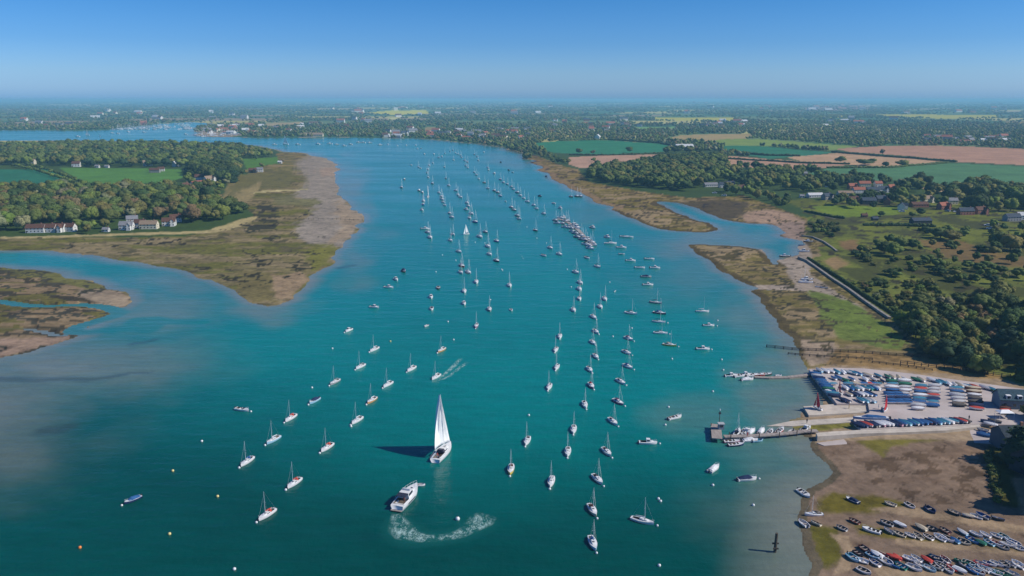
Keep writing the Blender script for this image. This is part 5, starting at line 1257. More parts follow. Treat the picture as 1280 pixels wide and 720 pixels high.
# hedges
def hedge(pts, h, wd, tone, label, z0=0):
    wp = [Pn(*p) for p in pts]; VL = []; FL = []; off = 0; rs = random.Random(len(pts)*7+int(pts[0][0]))
    bx, by = wp[0]
    for a, b_ in zip(wp[:-1], wp[1:]):
        L_ = math.dist(a, b_); n_ = max(1, int(L_/(wd*.8)))
        if n_ > 160: n_ = 160
        for i in range(n_):
            t = (i+rs.random()*.6)/n_; v, f = I1
            x, y = a[0]+(b_[0]-a[0])*t, a[1]+(b_[1]-a[1])*t; z = gz(x, y); s = rs.uniform(.75, 1.3)*max(1, L_/n_/wd*.8)
            jit = 1+.5*(vn(v[:, 0]*3+i, v[:, 1]*3+v[:, 2], 3)-.5)
            VL.append(np.stack([v[:, 0]*wd*s*jit+x-bx, v[:, 1]*wd*s*jit+y-by, (v[:, 2]*.6*jit+.5)*h*rs.uniform(.7, 1.2)+z], 1)); FL.append(f+off); off += len(v)
    o = bpy.data.objects.new('hedge', arr_mesh('hedge', np.concatenate(VL), np.concatenate(FL), M['leaf'])); C.objects.link(o); o.location = (bx, by, 0); o.color = (*PAL[tone], 1)
    tag(o, label, 'hedge', None)
hedge([(712, 194.5), (760, 195.5), (800, 194.5), (836, 193)], 3, 4, 'dark', 'dark hedge between the teal field and the pinkish ploughed field')
hedge([(905, 200), (960, 203), (1010, 206), (1062, 207.5)], 3, 3.5, 'dark', 'thin hedge crossing the ploughed fields behind the wood')
hedge([(1040, 192), (1080, 195), (1130, 199), (1195, 204)], 3.5, 4, 'dark', 'straight hedge rising diagonally between the two large brown fields')
hedge([(1035, 212), (1110, 212), (1150, 208), (1185, 205)], 3, 3, 'mid', 'hedge along the top of the large green field')
hedge([(826, 181), (845, 184), (880, 183), (905, 184)], 4, 5, 'dark', 'dark hedge at the right end of the teal field')
hedge([(1006, 266), (1020, 269), (1040, 273), (1056, 275)], 2.2, 1.4, 'dark', 'dark clipped hedge below the village meadow')
hedge([(1080, 283.5), (1130, 284), (1170, 286)], 2.6, 1.6, 'dark', 'straight dark hedge across the middle of the pasture')
hedge([(1010, 325), (1030, 338), (1050, 350), (1075, 368), (1118, 396)], 1.6, 1.0, 'dark', 'low dark hedge running along the top of the sea wall')
hedge([(920, 192), (960, 196), (1000, 197)], 4, 4, 'dark', 'hedge under the small teal field far right of the wood')
hedge([(700, 177), (760, 176), (825, 180)], 5, 6, 'mid', 'tree-like hedge along the back of the teal field')

# ================================================================== HOUSES
def make_house(L, W, E, rise, name='house', wing=False, two=True):
    r = empty(name); o_ = .35
    mb = MB(); mb.add([(-L/2, -W/2, -1), (L/2, -W/2, -1), (L/2, W/2, -1), (-L/2, W/2, -1), (-L/2, -W/2, E), (L/2, -W/2, E), (L/2, W/2, E), (-L/2, W/2, E), (-L/2, 0, E+rise), (L/2, 0, E+rise)],
        [(0, 1, 5, 4), (1, 2, 6, 9, 5), (2, 3, 7, 6), (3, 0, 4, 8, 7)])
    if wing: x0, x1, d = L*.12, L*.42, W*.45; mb.add([(x0, -W/2-d, -1), (x1, -W/2-d, -1), (x1, -W/2, -1), (x0, -W/2, -1), (x0, -W/2-d, E), (x1, -W/2-d, E), (x1, 0, E), (x0, 0, E), ((x0+x1)/2, -W/2-d, E+rise*.8)], [(0, 1, 5, 8, 4), (1, 2, 6, 5), (3, 0, 4, 7)])
    mb.build('wall', M['wall'], r)
    t = .22; rf = MB()
    k = rise/(W/2); ey = W/2+o_; ez = E-k*o_
    for s in (-1, 1):
        rf.add([(-L/2-o_, s*ey, ez), (L/2+o_, s*ey, ez), (L/2+o_, 0, E+rise+.02), (-L/2-o_, 0, E+rise+.02), (-L/2-o_, s*ey, ez+t), (L/2+o_, s*ey, ez+t), (L/2+o_, 0, E+rise+t), (-L/2-o_, 0, E+rise+t)],
               [(4, 5, 6, 7) if s < 0 else (7, 6, 5, 4), (0, 1, 5, 4), (1, 2, 6, 5), (3, 0, 4, 7), (0, 3, 2, 1)])
    if wing:
        xm = (x0+x1)/2; hw = (x1-x0)/2+o_
        for s in (-1, 1):
            rf.add([(xm+s*hw, -W/2-d-o_, E-.2), (xm+s*hw, -.2, E-.2), (xm, -.2, E+rise*.8+.03), (xm, -W/2-d-o_, E+rise*.8+.03), (xm+s*hw, -W/2-d-o_, E), (xm+s*hw, -.2, E), (xm, -.2, E+rise*.8+.25), (xm, -W/2-d-o_, E+rise*.8+.25)],
                   [(4, 5, 6, 7) if s > 0 else (7, 6, 5, 4), (0, 4, 7, 3), (0, 3, 2, 1)])
    ro = rf.build('roof', M['roof'], r)
    ch = MB().box(L*.28, L*.28+.9, -.35, .35, E+rise-.8, E+rise+1.2).build('chimney', M['wall'], ro); ch.color = (.3, .16, .11, 1)
    n_ = max(2, int(L/3))
    for i in range(n_):
        x = -L/2+(i+.5)*L/n_
        for z in ((1.0, 3.4) if (two and E > 4) else (1.0,)):
            yf = -W/2 if not (wing and x0-.4 < x < x1+.4) else -W/2-d
            MB().box(x-.5, x+.5, yf-.03, yf+.05, z, z+1.2).build('window', M['window'], r)
    for z in ((1.0, 3.4) if (two and E > 4) else (1.0,)): MB().box(L/2-.05, L/2+.03, -.5, .5, z, z+1.2).build('window', M['window'], r)
    MB().box(-L/2+.5, -L/2+1.4, -W/2-.04, -W/2+.05, -.1, 2.0).build('door', M['wood'], r)
    register(r); PROTOS.append(r); return r
HS = {'c': make_house(11, 7, 4.8, 3.2), 't': make_house(17, 7.5, 4.8, 3.4), 'w': make_house(13, 7.5, 4.8, 3.4, wing=True), 'b': make_house(20, 9, 3.2, 2.6, 'barn', two=False), 's': make_house(6, 4.5, 2.4, 1.8, 'shed', two=False)}
WC = {'w': ((.66, .65, .61), 'white'), 'c': ((.66, .60, .45), 'cream'), 'r': ((.30, .13, .09), 'red brick'), 'g': ((.30, .29, .28), 'grey'), 'd': ((.05, .055, .06), 'black boarded')}
RC = {'n': ((.13, .065, .045), 'brown tiled'), 'r': ((.36, .13, .08), 'red tiled'), 's': ((.06, .075, .10), 'dark slate'), 't': ((.30, .22, .15), 'tan'), 'g': ((.24, .24, .25), 'pale grey'), 'w': ((.6, .6, .58), 'white')}
for (x, y, k, wc, rc, rz, lb) in HL:
    wx, wy = Pn(x, y); s = (1.05 if (225 < x < 270 and y < 246) else .86) if y > 215 else 1.1
    if y < 192: s = 1.9
    o = spawn(HS[k], wx, wy, gz(wx, wy), rz, s, {'wall': WC[wc][0], 'roof': RC[rc][0]}); 
    tag(o, f'{WC[wc][1]} {"barn" if k == "b" else "shed" if k == "s" else "house"} with {RC[rc][1]} roof, {lb}'.replace('brick brick', 'brick'), {'b': 'barn', 's': 'shed'}.get(k, 'house'), 'buildings of the near shores')
rg = random.Random(17); fc = 0
for (x0, x1, y0, y1, n_) in ((480, 660, 163, 175, 44), (690, 800, 150, 168, 20), (1155, 1262, 173, 181, 20), (236, 330, 158, 168, 22), (100, 320, 140, 157, 16), (400, 700, 133, 150, 24), (820, 1280, 130, 143, 26), (850, 930, 154, 160, 12), (330, 480, 150, 166, 10), (0, 90, 150, 160, 6), (1020, 1120, 148, 160, 8)):
    for _ in range(n_):
        x, y = rg.uniform(x0, x1), rg.uniform(y0, y1); wx, wy = Pn(x, y)
        if gsd(wx, wy) < 8: continue
        fc += 1; wc = rg.choice('wwwwcr'); rc = rg.choice('nrrsgw'); s = rg.uniform(1.1, 1.7)*(1 if y > 160 else 1+ (160-y)*.06)
        q_ = HS[rg.choice('ctwb')]
        o = spawn(q_, wx, wy, gz(wx, wy)+1.0, rg.uniform(-.6, .6), s, {'wall': WC[wc][0], 'roof': RC[rc][0]}, ('window', 'door', 'chimney'))
        tag(o, f'{WC[wc][1]} distant building with {RC[rc][1]} roof, {ordw(fc)} of those beyond the water', 'building', 'distant buildings')

# ================================================================== BOATYARD, SLIPWAYS, JETTIES
def slab(name, pts, z, zb, mat, kind='structure', label=None, cat=None):
    wp = [P(x, y, (z(x, y) if callable(z) else z)) for x, y in pts]; bx, by = wp[0][0], wp[0][1]
    zz = {(round(p[0]-bx, 4), round(p[1]-by, 4)): p[2] for p in wp}
    o = MB().prism([(p[0]-bx, p[1]-by) for p in wp], zb, lambda p: zz[(round(p[0], 4), round(p[1], 4))]).build(name, M[mat]); o.location = (bx, by, 0)
    if kind: o['kind'] = kind
    if label: tag(o, label, cat)
    return o
YZ = 1.7
slab('boatyard_pavement', [(1011, 461.5), (1040, 459.5), (1080, 460.5), (1140, 467), (1190, 474), (1235, 480), (1300, 489), (1350, 530), (1262, 531), (1228, 530), (1205, 531.5), (1180, 533), (1130, 535), (1076, 537), (1067, 527.5), (1068, 522), (1087, 515.5), (1085, 504.5), (1046, 504.5)], YZ, -1, 'hard')
slab('slipway', [(1004, 508), (1046, 504.8), (1084.5, 504.8), (1086.5, 515), (1011, 519)], 1.0, -1, 'concrete')
slab('slipway', [(958, 532.5), (990, 526), (1067, 521.5), (1066.5, 527.5), (990, 532.5)], lambda x, y: .1+.9*max(0, (x-958)/110), -1, 'concrete')
slab('quay', [(1020, 541), (1045, 539), (1076, 537.3), (1130, 535.3), (1180, 533.3), (1206, 531.8), (1224, 530.5), (1226, 533), (1182, 538), (1130, 540.3), (1076, 542), (1022, 545.5)], 1.9, -1, 'concrete')
slab('slipway', [(1021, 553.5), (1062, 548), (1130, 543), (1182, 540.5), (1226, 536), (1262, 540), (1262, 556), (1226, 554), (1180, 551), (1140, 551), (1090, 553), (1030, 557)], lambda x, y: .35+.6*max(0, (x-1021)/200), -1, 'hard')
def boat_at(kind, x, y, z, rz, s, hc, cc, label, group, extra=None):
    wx, wy, _ = P(x, y, z)
    p = {'s': protoY[1], 'm': protoM[0], 'o': protoM[1], 'c': protoC, 't': protoT[0], 'u': protoT[1], 'd': protoM[2]}[kind]
    cm = {'hull': HC[hc][0], 'gunwale': HC[hc][0], 'cover': COVERN[cc], 'sail_cover': COVERN[cc], 'spray_hood': COVERN[cc], 'inside': COVERN[cc]}
    o = spawn(p, wx, wy, z, rz, s, cm); tag(o, label, {'s': 'sailing boat', 'm': 'motor boat', 'o': 'motor boat', 'd': 'motor boat'}.get(kind, 'dinghy'), group); return o
DG = 'dinghies laid up in the boatyard'
def drow(pts, z, rz, s, cols, rowname, kind='c', jit=.12):
    rg = random.Random(int(pts[0][0]*3+pts[0][1]))
    for i, (x, y) in enumerate(pts):
        h_, c_ = cols[i % len(cols)]
        if rg.random() < .2: h_, c_ = rg.choice([('w', 'w'), ('w', 'c'), ('l', 'e'), ('n', 'n'), ('w', 'e'), ('g', 'g'), ('w', 'r')])
        boat_at(kind, x, y, z+.35, rz+rg.gauss(0, jit), s*rg.uniform(.9, 1.08), h_, c_, f'{CVN[c_]} covered dinghy, {ordw(i+1)} from the left of the {rowname}', DG)
top = [(1024, 463.4), (1031, 464), (1038, 464.5), (1045.6, 465), (1053.8, 465.6), (1060, 465.5), (1066, 466.5), (1072, 467.3), (1084, 469), (1097, 470), (1109, 471), (1115, 471.6), (1123, 472), (1129.5, 474), (1144.4, 474.4), (1151, 475), (1165, 475.5), (1172, 477.7), (1178, 478), (1185.5, 480), (1192.7, 481), (1199, 481.7), (1204.7, 482.6), (1211, 483.5), (1218, 483.7), (1231, 485), (1239, 487)]
tc_ = ['lt', 'ww', 'ww', 'lt', 'ww', 'wb', 'wt', 'lb', 'wc', 'et', 'eg', 'wc', 'wc', 'we', 'ww', 'we', 'ww', 'lt', 'lt', 'ww', 'we', 'wc', 'ww', 'lt', 'wb', 'we', 'gt']
drow(top, YZ, .35, 1.0, [tuple(t) for t in tc_], 'top row in the boatyard', jit=.22)
drow([(1042, 473), (1048, 472.5), (1056, 475.5), (1064, 474), (1081, 474.5), (1092, 475)], YZ, .3, .95, [('w', 'b'), ('l', 'b'), ('e', 'k'), ('w', 'b'), ('w', 'k'), ('m', 'e')], 'short second row in the boatyard')
q1 = [(1019+2.35*i, 467.5+2.75*i) for i in range(11)]
drow(q1, YZ, 1.35, 1.05, [('b', 'b'), ('w', 'b'), ('b', 'n'), ('l', 'b'), ('w', 'b'), ('b', 'b'), ('b', 'b'), ('w', 'b'), ('w', 'w'), ('l', 't'), ('b', 'n')], 'blue file along the quay edge', jit=.05)
drow([(1040+3.2*i, 480.5+.1*i) for i in range(1)]+[(1060+4.4*i, 480.0) for i in range(9)], YZ, 1.5, .9, [('w', 't'), ('l', 't'), ('w', 'b')], 'turquoise middle row')
drow([(1056, 485), (1062, 485.5), (1068.5, 485.6), (1075, 485.6), (1081, 485.6), (1087, 485.5), (1092, 485.5), (1096.5, 485.6)], YZ, .35, 1, [('n', 'n'), ('b', 'b'), ('w', 't'), ('w', 'w'), ('w', 't'), ('g', 't'), ('b', 'b'), ('w', 'w')], 'middle row by the red sails')
drow([(1060, 493), (1066, 493), (1071, 493), (1075.5, 493), (1080, 493), (1085, 493), (1089.5, 493)], YZ, .4, .95, [('w', 'c'), ('n', 'n'), ('w', 'c'), ('w', 'w'), ('w', 'w'), ('w', 'b'), ('b', 'n')], 'fourth row near the quay')
drow([(1053, 500), (1058, 501), (1075, 500.5), (1080, 501), (1084, 500.5), (1089, 501)], YZ, .4, 1, [('n', 'n'), ('e', 'n'), ('w', 't'), ('l', 't'), ('l', 'b'), ('n', 'b')], 'front row near the slipway')
for col_, (xx, cs) in enumerate([(1114, ['wt', 'wt', 'ww', 'nb']), (1130, ['ww', 'wt', 'we', 'ww'])]):
    drow([(xx+(i % 2), 476.5+4.0*i) for i in range(4)], YZ, 1.5, 1.15, [tuple(t) for t in cs], f'{["left", "right"][col_]} stack behind the blue block', jit=.06)
for col_, xx in enumerate((1111, 1121, 1130)):
    drow([(xx+(.8*i), 492+2.9*i) for i in range(5)], YZ, 1.5, .92, [('b', 'b'), ('w', 'b'), ('n', 'n'), ('b', 'b'), ('w', 'b')], f'{["left", "middle", "right"][col_]} file of the dense blue block', jit=.05)
for col_, (xx, cs) in enumerate([(1151, ['lt', 'wb', 'nb', 'wn', 'lt', 'wb', 'we', 'ww']), (1168, ['we', 'we', 'we', 'nb', 'bn', 'wt', 'bb'])]):
    drow([(xx-(i*.6), 482.5+4.1*i) for i in range(len(cs))], YZ, 1.5, 1.15, [tuple(t) for t in cs], f'{["left", "right"][col_]} file of the central pair', jit=.07)
for col_, (xx, cs) in enumerate([(1195, ['wt', 'nb', 'we', 'we', 'ce', 'kk']), (1216, ['mc', 'mc', 'ew', 'nk', 'kk', 'nn', 'nn'])]):
    drow([(xx+(i*.7), 486+4.2*i) for i in range(len(cs))], YZ, 1.4, 1.2, [tuple(t) for t in cs], f'{["left", "right"][col_]} file of the far right pair', jit=.1)
low = [(1072+5.35*i, 531.5-.22*i) for i in range(26)]
lc = ['nn', 'nn', 'yc', 'kn', 'en', 'pw', 'ww', 'ww', 'nn', 'pn', 'eb', 'lt', 'bb', 'wt', 'nb', 'bb', 'mb', 'nn', 'lb', 'wt', 'lt', 'ww', 'wt', 'wt', 'nw', 'kk']
drow(low, YZ, .62, 1.12, [tuple(t) for t in lc], 'slanting row behind the quay wall')
drow([(1103-3.0*i, 476.5+1.4*i) for i in range(2)], YZ, .3, .8, [('k', 'k')], 'pair in the gap of the yard')
boat_at('d', 1088, 523.5, YZ, 1.52, 1.25, 'b', 'b', 'long blue covered launch lying above the slanting row of dinghies', 'launches in the boatyard').scale = (.8, 1.9, .9)
# dinghies with red sails
def make_rigged():
    r = empty('rigged_dinghy'); st = loft(4.2, 1.5, .4, .7, 9); hull_mb(st, -.05, .7).build('hull', M['gel'], r, True); d, c = deck_mb(st, 1, 5, .6, .12); d.build('deck', M['deck'], r); c.build('cockpit', M['teak'], r)
    MB().tube((0, .7, .3), (0, .6, 6.0), .05, .035, 5).build('mast', M['metal'], r)
    s1 = sail_mesh((0, .62, .9), (0, .6, 5.8), (-.5, -1.5, .9), .3, (-1, 0, 0), 10, 5, .2).build('mainsail', M['canvas'], r, True); s1.modifiers.new('t', 'SOLIDIFY').thickness = .02
    s2 = MB().add([(0, 1.9, .5), (-.35, .8, .7), (0, .66, 4.6)], [(0, 1, 2)]).build('jib', M['canvas'], r); s2.modifiers.new('t', 'SOLIDIFY').thickness = .02
    register(r); PROTOS.append(r); return r
RD = make_rigged()
for (x, y, z, rz, s, lb) in [(1022, 510.5, 1.3, .5, 1.0, 'dinghy with red sails on the end of the apron slipway'), (1049.5, 491, YZ+.2, .2, .85, 'small dinghy with red sails among the covered boats'), (1106, 513, YZ+.2, 2.6, 1.05, 'dinghy with red sails beside the dense blue block')]:
    wx, wy, _ = P(x, y, z); o = spawn(RD, wx, wy, z, rz, s, {'hull': W_, 'mainsail': (.55, .03, .05), 'jib': (.55, .05, .06)}); tag(o, lb, 'dinghy', 'dinghies with red sails')
# people about the yard
for j, (x, y, z, col, lb) in enumerate([(1008.5, 529, .6, (.03, .03, .05), 'person in dark clothes walking down the middle slipway'), (1098, 511, YZ, (.6, .6, .6), 'person in white beside the red-sailed dinghy'), (1102, 514, YZ, (.05, .08, .2), 'person in navy beside the red-sailed dinghy'), (1061, 511, 1.0, (.4, .3, .15), 'person in tan on the apron slipway'),
                        (1211, 525, YZ, (.03, .03, .05), 'person in black at the right end of the yard'), (934, 546, 1.0, (.45, .1, .1), 'person in red on the long jetty'), (1024, 513, 1.0, (.8, .8, .8), 'person in white holding the dinghy on the apron')]):
    put_person(prP, P(x, y, z), j*1.3, col, lb)
# jetties
def jetty(name, pts, z, wd, label, piles=True, zb=None):
    wp = [P(x, y, z) for x, y in pts]; r = empty(name, (wp[0][0], wp[0][1], 0)); bx, by = wp[0][0], wp[0][1]
    for a, b_ in zip(wp[:-1], wp[1:]):
        L_ = math.dist(a[:2], b_[:2]); nx_, ny_ = -(b_[1]-a[1])/L_*wd/2, (b_[0]-a[0])/L_*wd/2
        MB().prism([(a[0]+nx_-bx, a[1]+ny_-by), (b_[0]+nx_-bx, b_[1]+ny_-by), (b_[0]-nx_-bx, b_[1]-ny_-by), (a[0]-nx_-bx, a[1]-ny_-by)], zb if zb is not None else z-.35, z).build('deck', M['plank'], r)
        if piles:
            for i in range(max(1, int(L_/4))):
                t = (i+.5)/max(1, int(L_/4))
                for s in (-1, 1):
                    x = a[0]+(b_[0]-a[0])*t+s*nx_*.93-bx; y = a[1]+(b_[1]-a[1])*t+s*ny_*.93-by; MB().tube((x, y, -2), (x, y, z-.02 if i % 3 else z+1.0), .16, .14, 6).build('pile', M['wood'], r)
    tag(r, label, 'jetty'); return r
jetty('jetty', [(905, 545), (935, 544.5), (960, 543), (985, 541), (1003, 538.5), (1022, 538)], 1.2, 2.0, 'long plank jetty running out from the quay past moored boats')
jh = jetty('jetty', [(894.5, 530), (896.5, 548)], 1.6, 3.4, 'broad wooden jetty head at the end of the long jetty')
for (x, y) in ((939, 547), (959, 545), (975, 543.5)): pass
jetty('pontoon', [(943, 470.8), (960, 471.6), (985, 471), (1005, 468.6), (1016, 467)], .6, 1.9, 'narrow pontoon leading out from the top corner of the yard', False, -.1)
cr_ = empty('navigation_post', P(899, 530, 1.6)); MB().tube((0, 0, -2), (0, 0, 5.0), .14, .1, 7).build('post', M['wood'], cr_); MB().box(-.4, .4, -.1, .1, 3.6, 4.3).build('board', M['window'], cr_); MB().tube((0, 0, 5), (0, 0, 5.5), .2, .12, 8).build('lamp', M['sail'], cr_)
tag(cr_, 'dark post with board and white top on the jetty head', 'post')
hut = empty('jetty_shelter', P(901, 536, 1.6)); MB().box(-.9, .9, -.8, .8, 0, 1.9).build('wall', M['wall'], hut, False, (.25, .3, .33)); MB().box(-1.1, 1.1, -1, 1, 1.9, 2.05).build('roof', M['roof'], hut, False, (.4, .42, .42)); MB().box(-.5, .5, -.84, -.78, .9, 1.6).build('window', M['window'], hut); tag(hut, 'small grey shelter on the jetty head', 'shelter')
JB = [(921.5, 541.5, 's', 'e', 'n', .5), (929, 541, 'o', 'w', 'b', .6), (933.5, 540.8, 'm', 'w', 'w', .6), (939, 540.5, 'd', 'w', 'w', .7), (951.5, 540, 'd', 'w', 'w', .6), (962, 541.5, 'o', 'k', 'n', .6), (975, 539, 'o', 'r', 'r', .7), (989, 541, 'u', 'e', 'e', .7), (1007.5, 537, 'm', 'w', 'k', .9),
      (915, 553, 'o', 'p', 'p', 1.5), (920, 557, 'o', 'n', 'b', 1.4), (937.5, 551.5, 'd', 'w', 'w', 1.4), (947, 552, 'u', 'l', 't', 1.3)]
for j, (x, y, k, hc, cc, rz) in enumerate(JB):
    boat_at(k, x, y, 0, -rz+ (math.pi/2 if False else 0), .85 if k != 'u' else 1.2, hc, cc, f'{HC[hc][1]} {"sailing" if k == "s" else "motor"} boat tied {"behind" if j < 9 else "in front of"} the long jetty, {ordw((j if j < 9 else j-9)+1)} from its head', 'boats tied to the long jetty')
for j, (x, y, k, hc, cc) in enumerate([(914, 470.5, 'm', 'w', 'w'), (919, 469, 'u', 'w', 'e'), (925, 470.8, 'o', 'w', 'e'), (932, 469.4, 'm', 'w', 'w'), (934, 475.2, 'd', 'w', 'w'), (940, 469.8, 'o', 'w', 'n'), (944, 472.6, 'u', 'e', 'e'), (948, 469.2, 'o', 'r', 'r'), (953, 469.8, 'u', 'r', 'r'), (957, 468.8, 'o', 'k', 'k'), (973, 470.2, 'u', 'w', 'w')]):
    boat_at(k, x, y, 0, -1.45+.1*(j % 3), .85, hc, cc, f'{HC[hc][1]} small boat at the narrow pontoon, {ordw(j+1)} from its outer end', 'boats at the narrow pontoon')
# creek boats
for j, (x, y, k, hc, rz) in enumerate([(1008, 350, 'm', 'w', 1.6), (1007, 353.5, 's', 'w', 1.5), (1023, 359, 'u', 'w', 1.4), (1030, 360, 'u', 'w', 1.2), (980.5, 321, 'm', 'k', 1.5), (1005, 314.5, 'm', 'w', 1.4), (1010, 302.5, 'm', 'k', 1.5), (1001, 307, 'u', 'b', 1.5)]):
    wx, wy = Pn(x, y); boat_at(k, x, y, max(0, gz(wx, wy)), rz, 1.15, hc, 'n', f'{HC[hc][1]} boat lying in the muddy creek, {["on the mud, upper of two", "on the mud, lower of two", "left tender by the sea wall", "right tender by the sea wall", "dark one in the water", "pale one against the bank", "dark one against the bank", "small one by the bank"][j]}', 'boats in the muddy creek')
# beached tenders
BCH = "1005,618,o,w,w 1065.6,626.5,d,n,n 1112.8,631,t,c,c 1017,644,s0,w,k 1004,655.5,u,w,e 1019.5,655,t,c,k 1067.8,652.5,t,m,m 1052,661,t,e,k 1089,664,o,w,b 1108,655,t,e,k 1110.6,664.5,t,e,e 1119,656,t,k,k 1137.5,633,u,w,k 1163,638.5,u,n,n 1192,641.5,t,k,c 1210,645,c,w,c 1220,646.5,u,w,e 1228,646,u,e,b 1247.5,649.5,u,k,e 1125.6,656.5,c,w,w 1151,659.8,c,c,c 1165,662,t,k,k 1180.6,664,t,m,k 1202.5,665.5,c,l,e 1220,669,t,w,w 1231,669,t,w,w 1245,670.4,t,w,e 1255,672,t,l,g 1123.8,668.5,t,c,k 1137.5,670,t,w,e 1147.5,671,t,c,k 1160,672,t,w,k 1175,673,t,w,w 1184.4,674.8,t,w,k 1193.8,676,c,l,b 1205,678.5,t,c,k 1215.6,676.6,t,b,b 1225.6,678.5,c,g,g 1236,679,t,l,t 1246,680.4,t,w,r 1258.8,682,t,w,e 1268,680.4,t,w,b 1254,685,t,e,k 1263,677,t,w,w 1081,687.6,t,m,k 1066,698.5,u,l,t 1077,702,u,w,w 1093,704.6,t,w,b 1080,715,t,w,k 1096,693.6,c,w,w 1091,696,t,l,b 1108,703.5,u,w,e 1104,696,t,c,r 1117,697,c,r,r 1116.7,706.8,t,b,n 1073,693,t,k,m 1121,697,c,r,r 1137.5,700,t,w,w 1145,699,t,w,e 1158,700,c,r,r 1168.8,698.5,t,k,t 1174,701,t,n,n 1181,700.4,t,w,r 1201,703,t,g,g 1211,705,t,w,g 1226,706,t,r,e 1236.9,706,t,w,b 1246,706,t,w,e 1256,707,t,e,k 1263,706,t,e,e 1272.5,707,t,w,w 1126,708.5,t,g,t 1142.5,711,u,w,e 1150,707,t,w,e 1162,712,u,l,e 1176,708,t,w,k 1186,713.5,u,w,e 1190,711,t,r,r 1200,713.5,c,w,w 1207.5,708.5,t,e,k 1215,714,t,b,b 1223.8,716,t,w,r 1235,714,u,l,e 1243.8,717,t,w,w 1252.5,718,t,g,g 1265,718.5,t,e,e 1274,686,t,w,e 1170,709,t,e,k 1219,711,t,l,t 1229,712,t,w,w"
bl_ = [t.split(',') for t in BCH.split()]; rg = random.Random(9); nb = {}
for i, (x, y, k, hc, cc) in enumerate(sorted(bl_, key=lambda t: (float(t[1])//1, float(t[0])))):
    x, y = float(x), float(y); wx, wy = Pn(x, y); kk = {'s0': 's'}.get(k, k)
    z = max(.05, gz(wx, wy)); rz = rg.gauss(.55, .22)+(math.pi if rg.random() < .4 else 0)
    if (x, y) == (1017, 644): rz = 1.6
    if (x, y) == (1004, 655.5): rz = .25
    s = {'o': .72, 'd': .72, 's': .62, 'c': .74, 't': .98, 'u': 1.05}[kk]*rg.uniform(.9, 1.12)
    if y > 684: row = 'nearest beach rows'
    elif y > 666: row = 'third beach row'
    elif y > 652: row = 'second beach row'
    else: row = 'farthest beach row'
    nb[row] = nb.get(row, 0)+1
    nm = f'{HC[hc][1]} tender beached on the mud with {CVN[cc]} inside, {ordw(nb[row])} of the {row}' if kk in 'tu' else f'{HC[hc][1]} {"covered dinghy" if kk == "c" else "small boat"} beached on the mud, {ordw(nb[row])} of the {row}'
    o = boat_at(kk, x, y, z+(.05 if kk != 'c' else .3), rz, s, hc, cc, nm, 'tenders pulled up on the beach'); o.scale = (s*(1.22 if kk in 'tuc' else 1.05), s, s); o.rotation_euler = (rg.gauss(0, .03), rg.gauss(0, .09), rz)
# groynes, fences, sea wall
def fence(pts, h, sp, label, name='wooden_fence', rails=2):
    wp = [Pn(*p) for p in pts]; bx, by = wp[0]; r = empty(name, (bx, by, 0)); po = []; ra = MB(); prev = None
    for a, b_ in zip(wp[:-1], wp[1:]):
        L_ = math.dist(a, b_); n_ = max(1, int(L_/sp))
        for i in range(n_+1):
            t = i/n_; x, y = a[0]+(b_[0]-a[0])*t, a[1]+(b_[1]-a[1])*t; z = max(0, gz(x, y)); po.append((x-bx, y-by, z))
    seen = []
    for (x, y, z) in po[:95]:
        if seen and math.dist((x, y), seen[-1][:2]) < .5: continue
        seen.append((x, y, z)); MB().tube((x, y, z-.6), (x, y, z+h), .2, .17, 5).build('post', M['wood'], r)
    for a, b_ in zip(seen[:-1], seen[1:]):
        for k in range(rails): zz_ = h*(.2+.36*k) if rails == 3 else h*(.45+.42*k); ra.tube((a[0], a[1], a[2]+zz_), (b_[0], b_[1], b_[2]+zz_), .13, .13, 4)
    ra.build('rail', M['wood'], r); tag(r, label, 'fence'); return r
fence([(958, 434), (990, 437.5), (1040, 441), (1090, 445), (1150, 449), (1172, 450)], 1.3, 3.0, 'long dark wooden fence running across the mud above the yard', rails=3)
fence([(985, 443), (1030, 447.5), (1060, 450), (1090, 452.5)], 1.0, 2.6, 'second lower fence line just above the top dinghy row')
fence([(1125, 457.5), (1160, 461), (1200, 466), (1262, 475)], 1.6, 2.6, 'heavy timber fence at the foot of the thick wood')
fence([(1090, 456), (1125, 460), (1165, 466)], 1.0, 2.6, 'short fence between the yard and the heavy timber fence')
fence([(380, 275.5), (410, 275.6), (453, 276)], 1.6, 4.0, 'line of posts running out across the left mudflat', 'post_line', 1)
def wall_line(pts, h, wd, label, mat='stone'):
    wp = [Pn(*p) for p in pts]; bx, by = wp[0]; r = empty('sea_wall', (bx, by, 0)); lm_ = MB(); lp = MB()
    for a, b_ in zip(wp[:-1], wp[1:]):
        L_ = math.dist(a, b_); nx_, ny_ = -(b_[1]-a[1])/L_*wd/2, (b_[0]-a[0])/L_*wd/2
        q_ = [(a[0]+nx_-bx, a[1]+ny_-by), (b_[0]+nx_-bx, b_[1]+ny_-by), (b_[0]-nx_-bx, b_[1]-ny_-by), (a[0]-nx_-bx, a[1]-ny_-by)]
        lm_.prism(q_, -.5, h); lp.prism([(p[0]*1, p[1]*1) for p in q_], h+.004, h+.12)
    lm_.build('wall', M['stone'], r); lp.build('coping', M['stone'], r); tag(r, label, 'wall')
wall_line([(998, 324), (1008, 328), (1022, 338), (1040, 351), (1060, 364), (1080, 379), (1100, 393), (1112, 401)], 1.9, 1.5, 'stone sea wall curving along the creek towards the wood')
wall_line([(1002, 296), (1016, 298), (1030, 304), (1040, 311), (1046, 316)], 1.5, 1.2, 'short stone wall at the head of the creek')
wall_line([(1005, 266), (1022, 270), (1044, 275)], 1.0, 1.0, 'low stone wall along the upper creek bank')
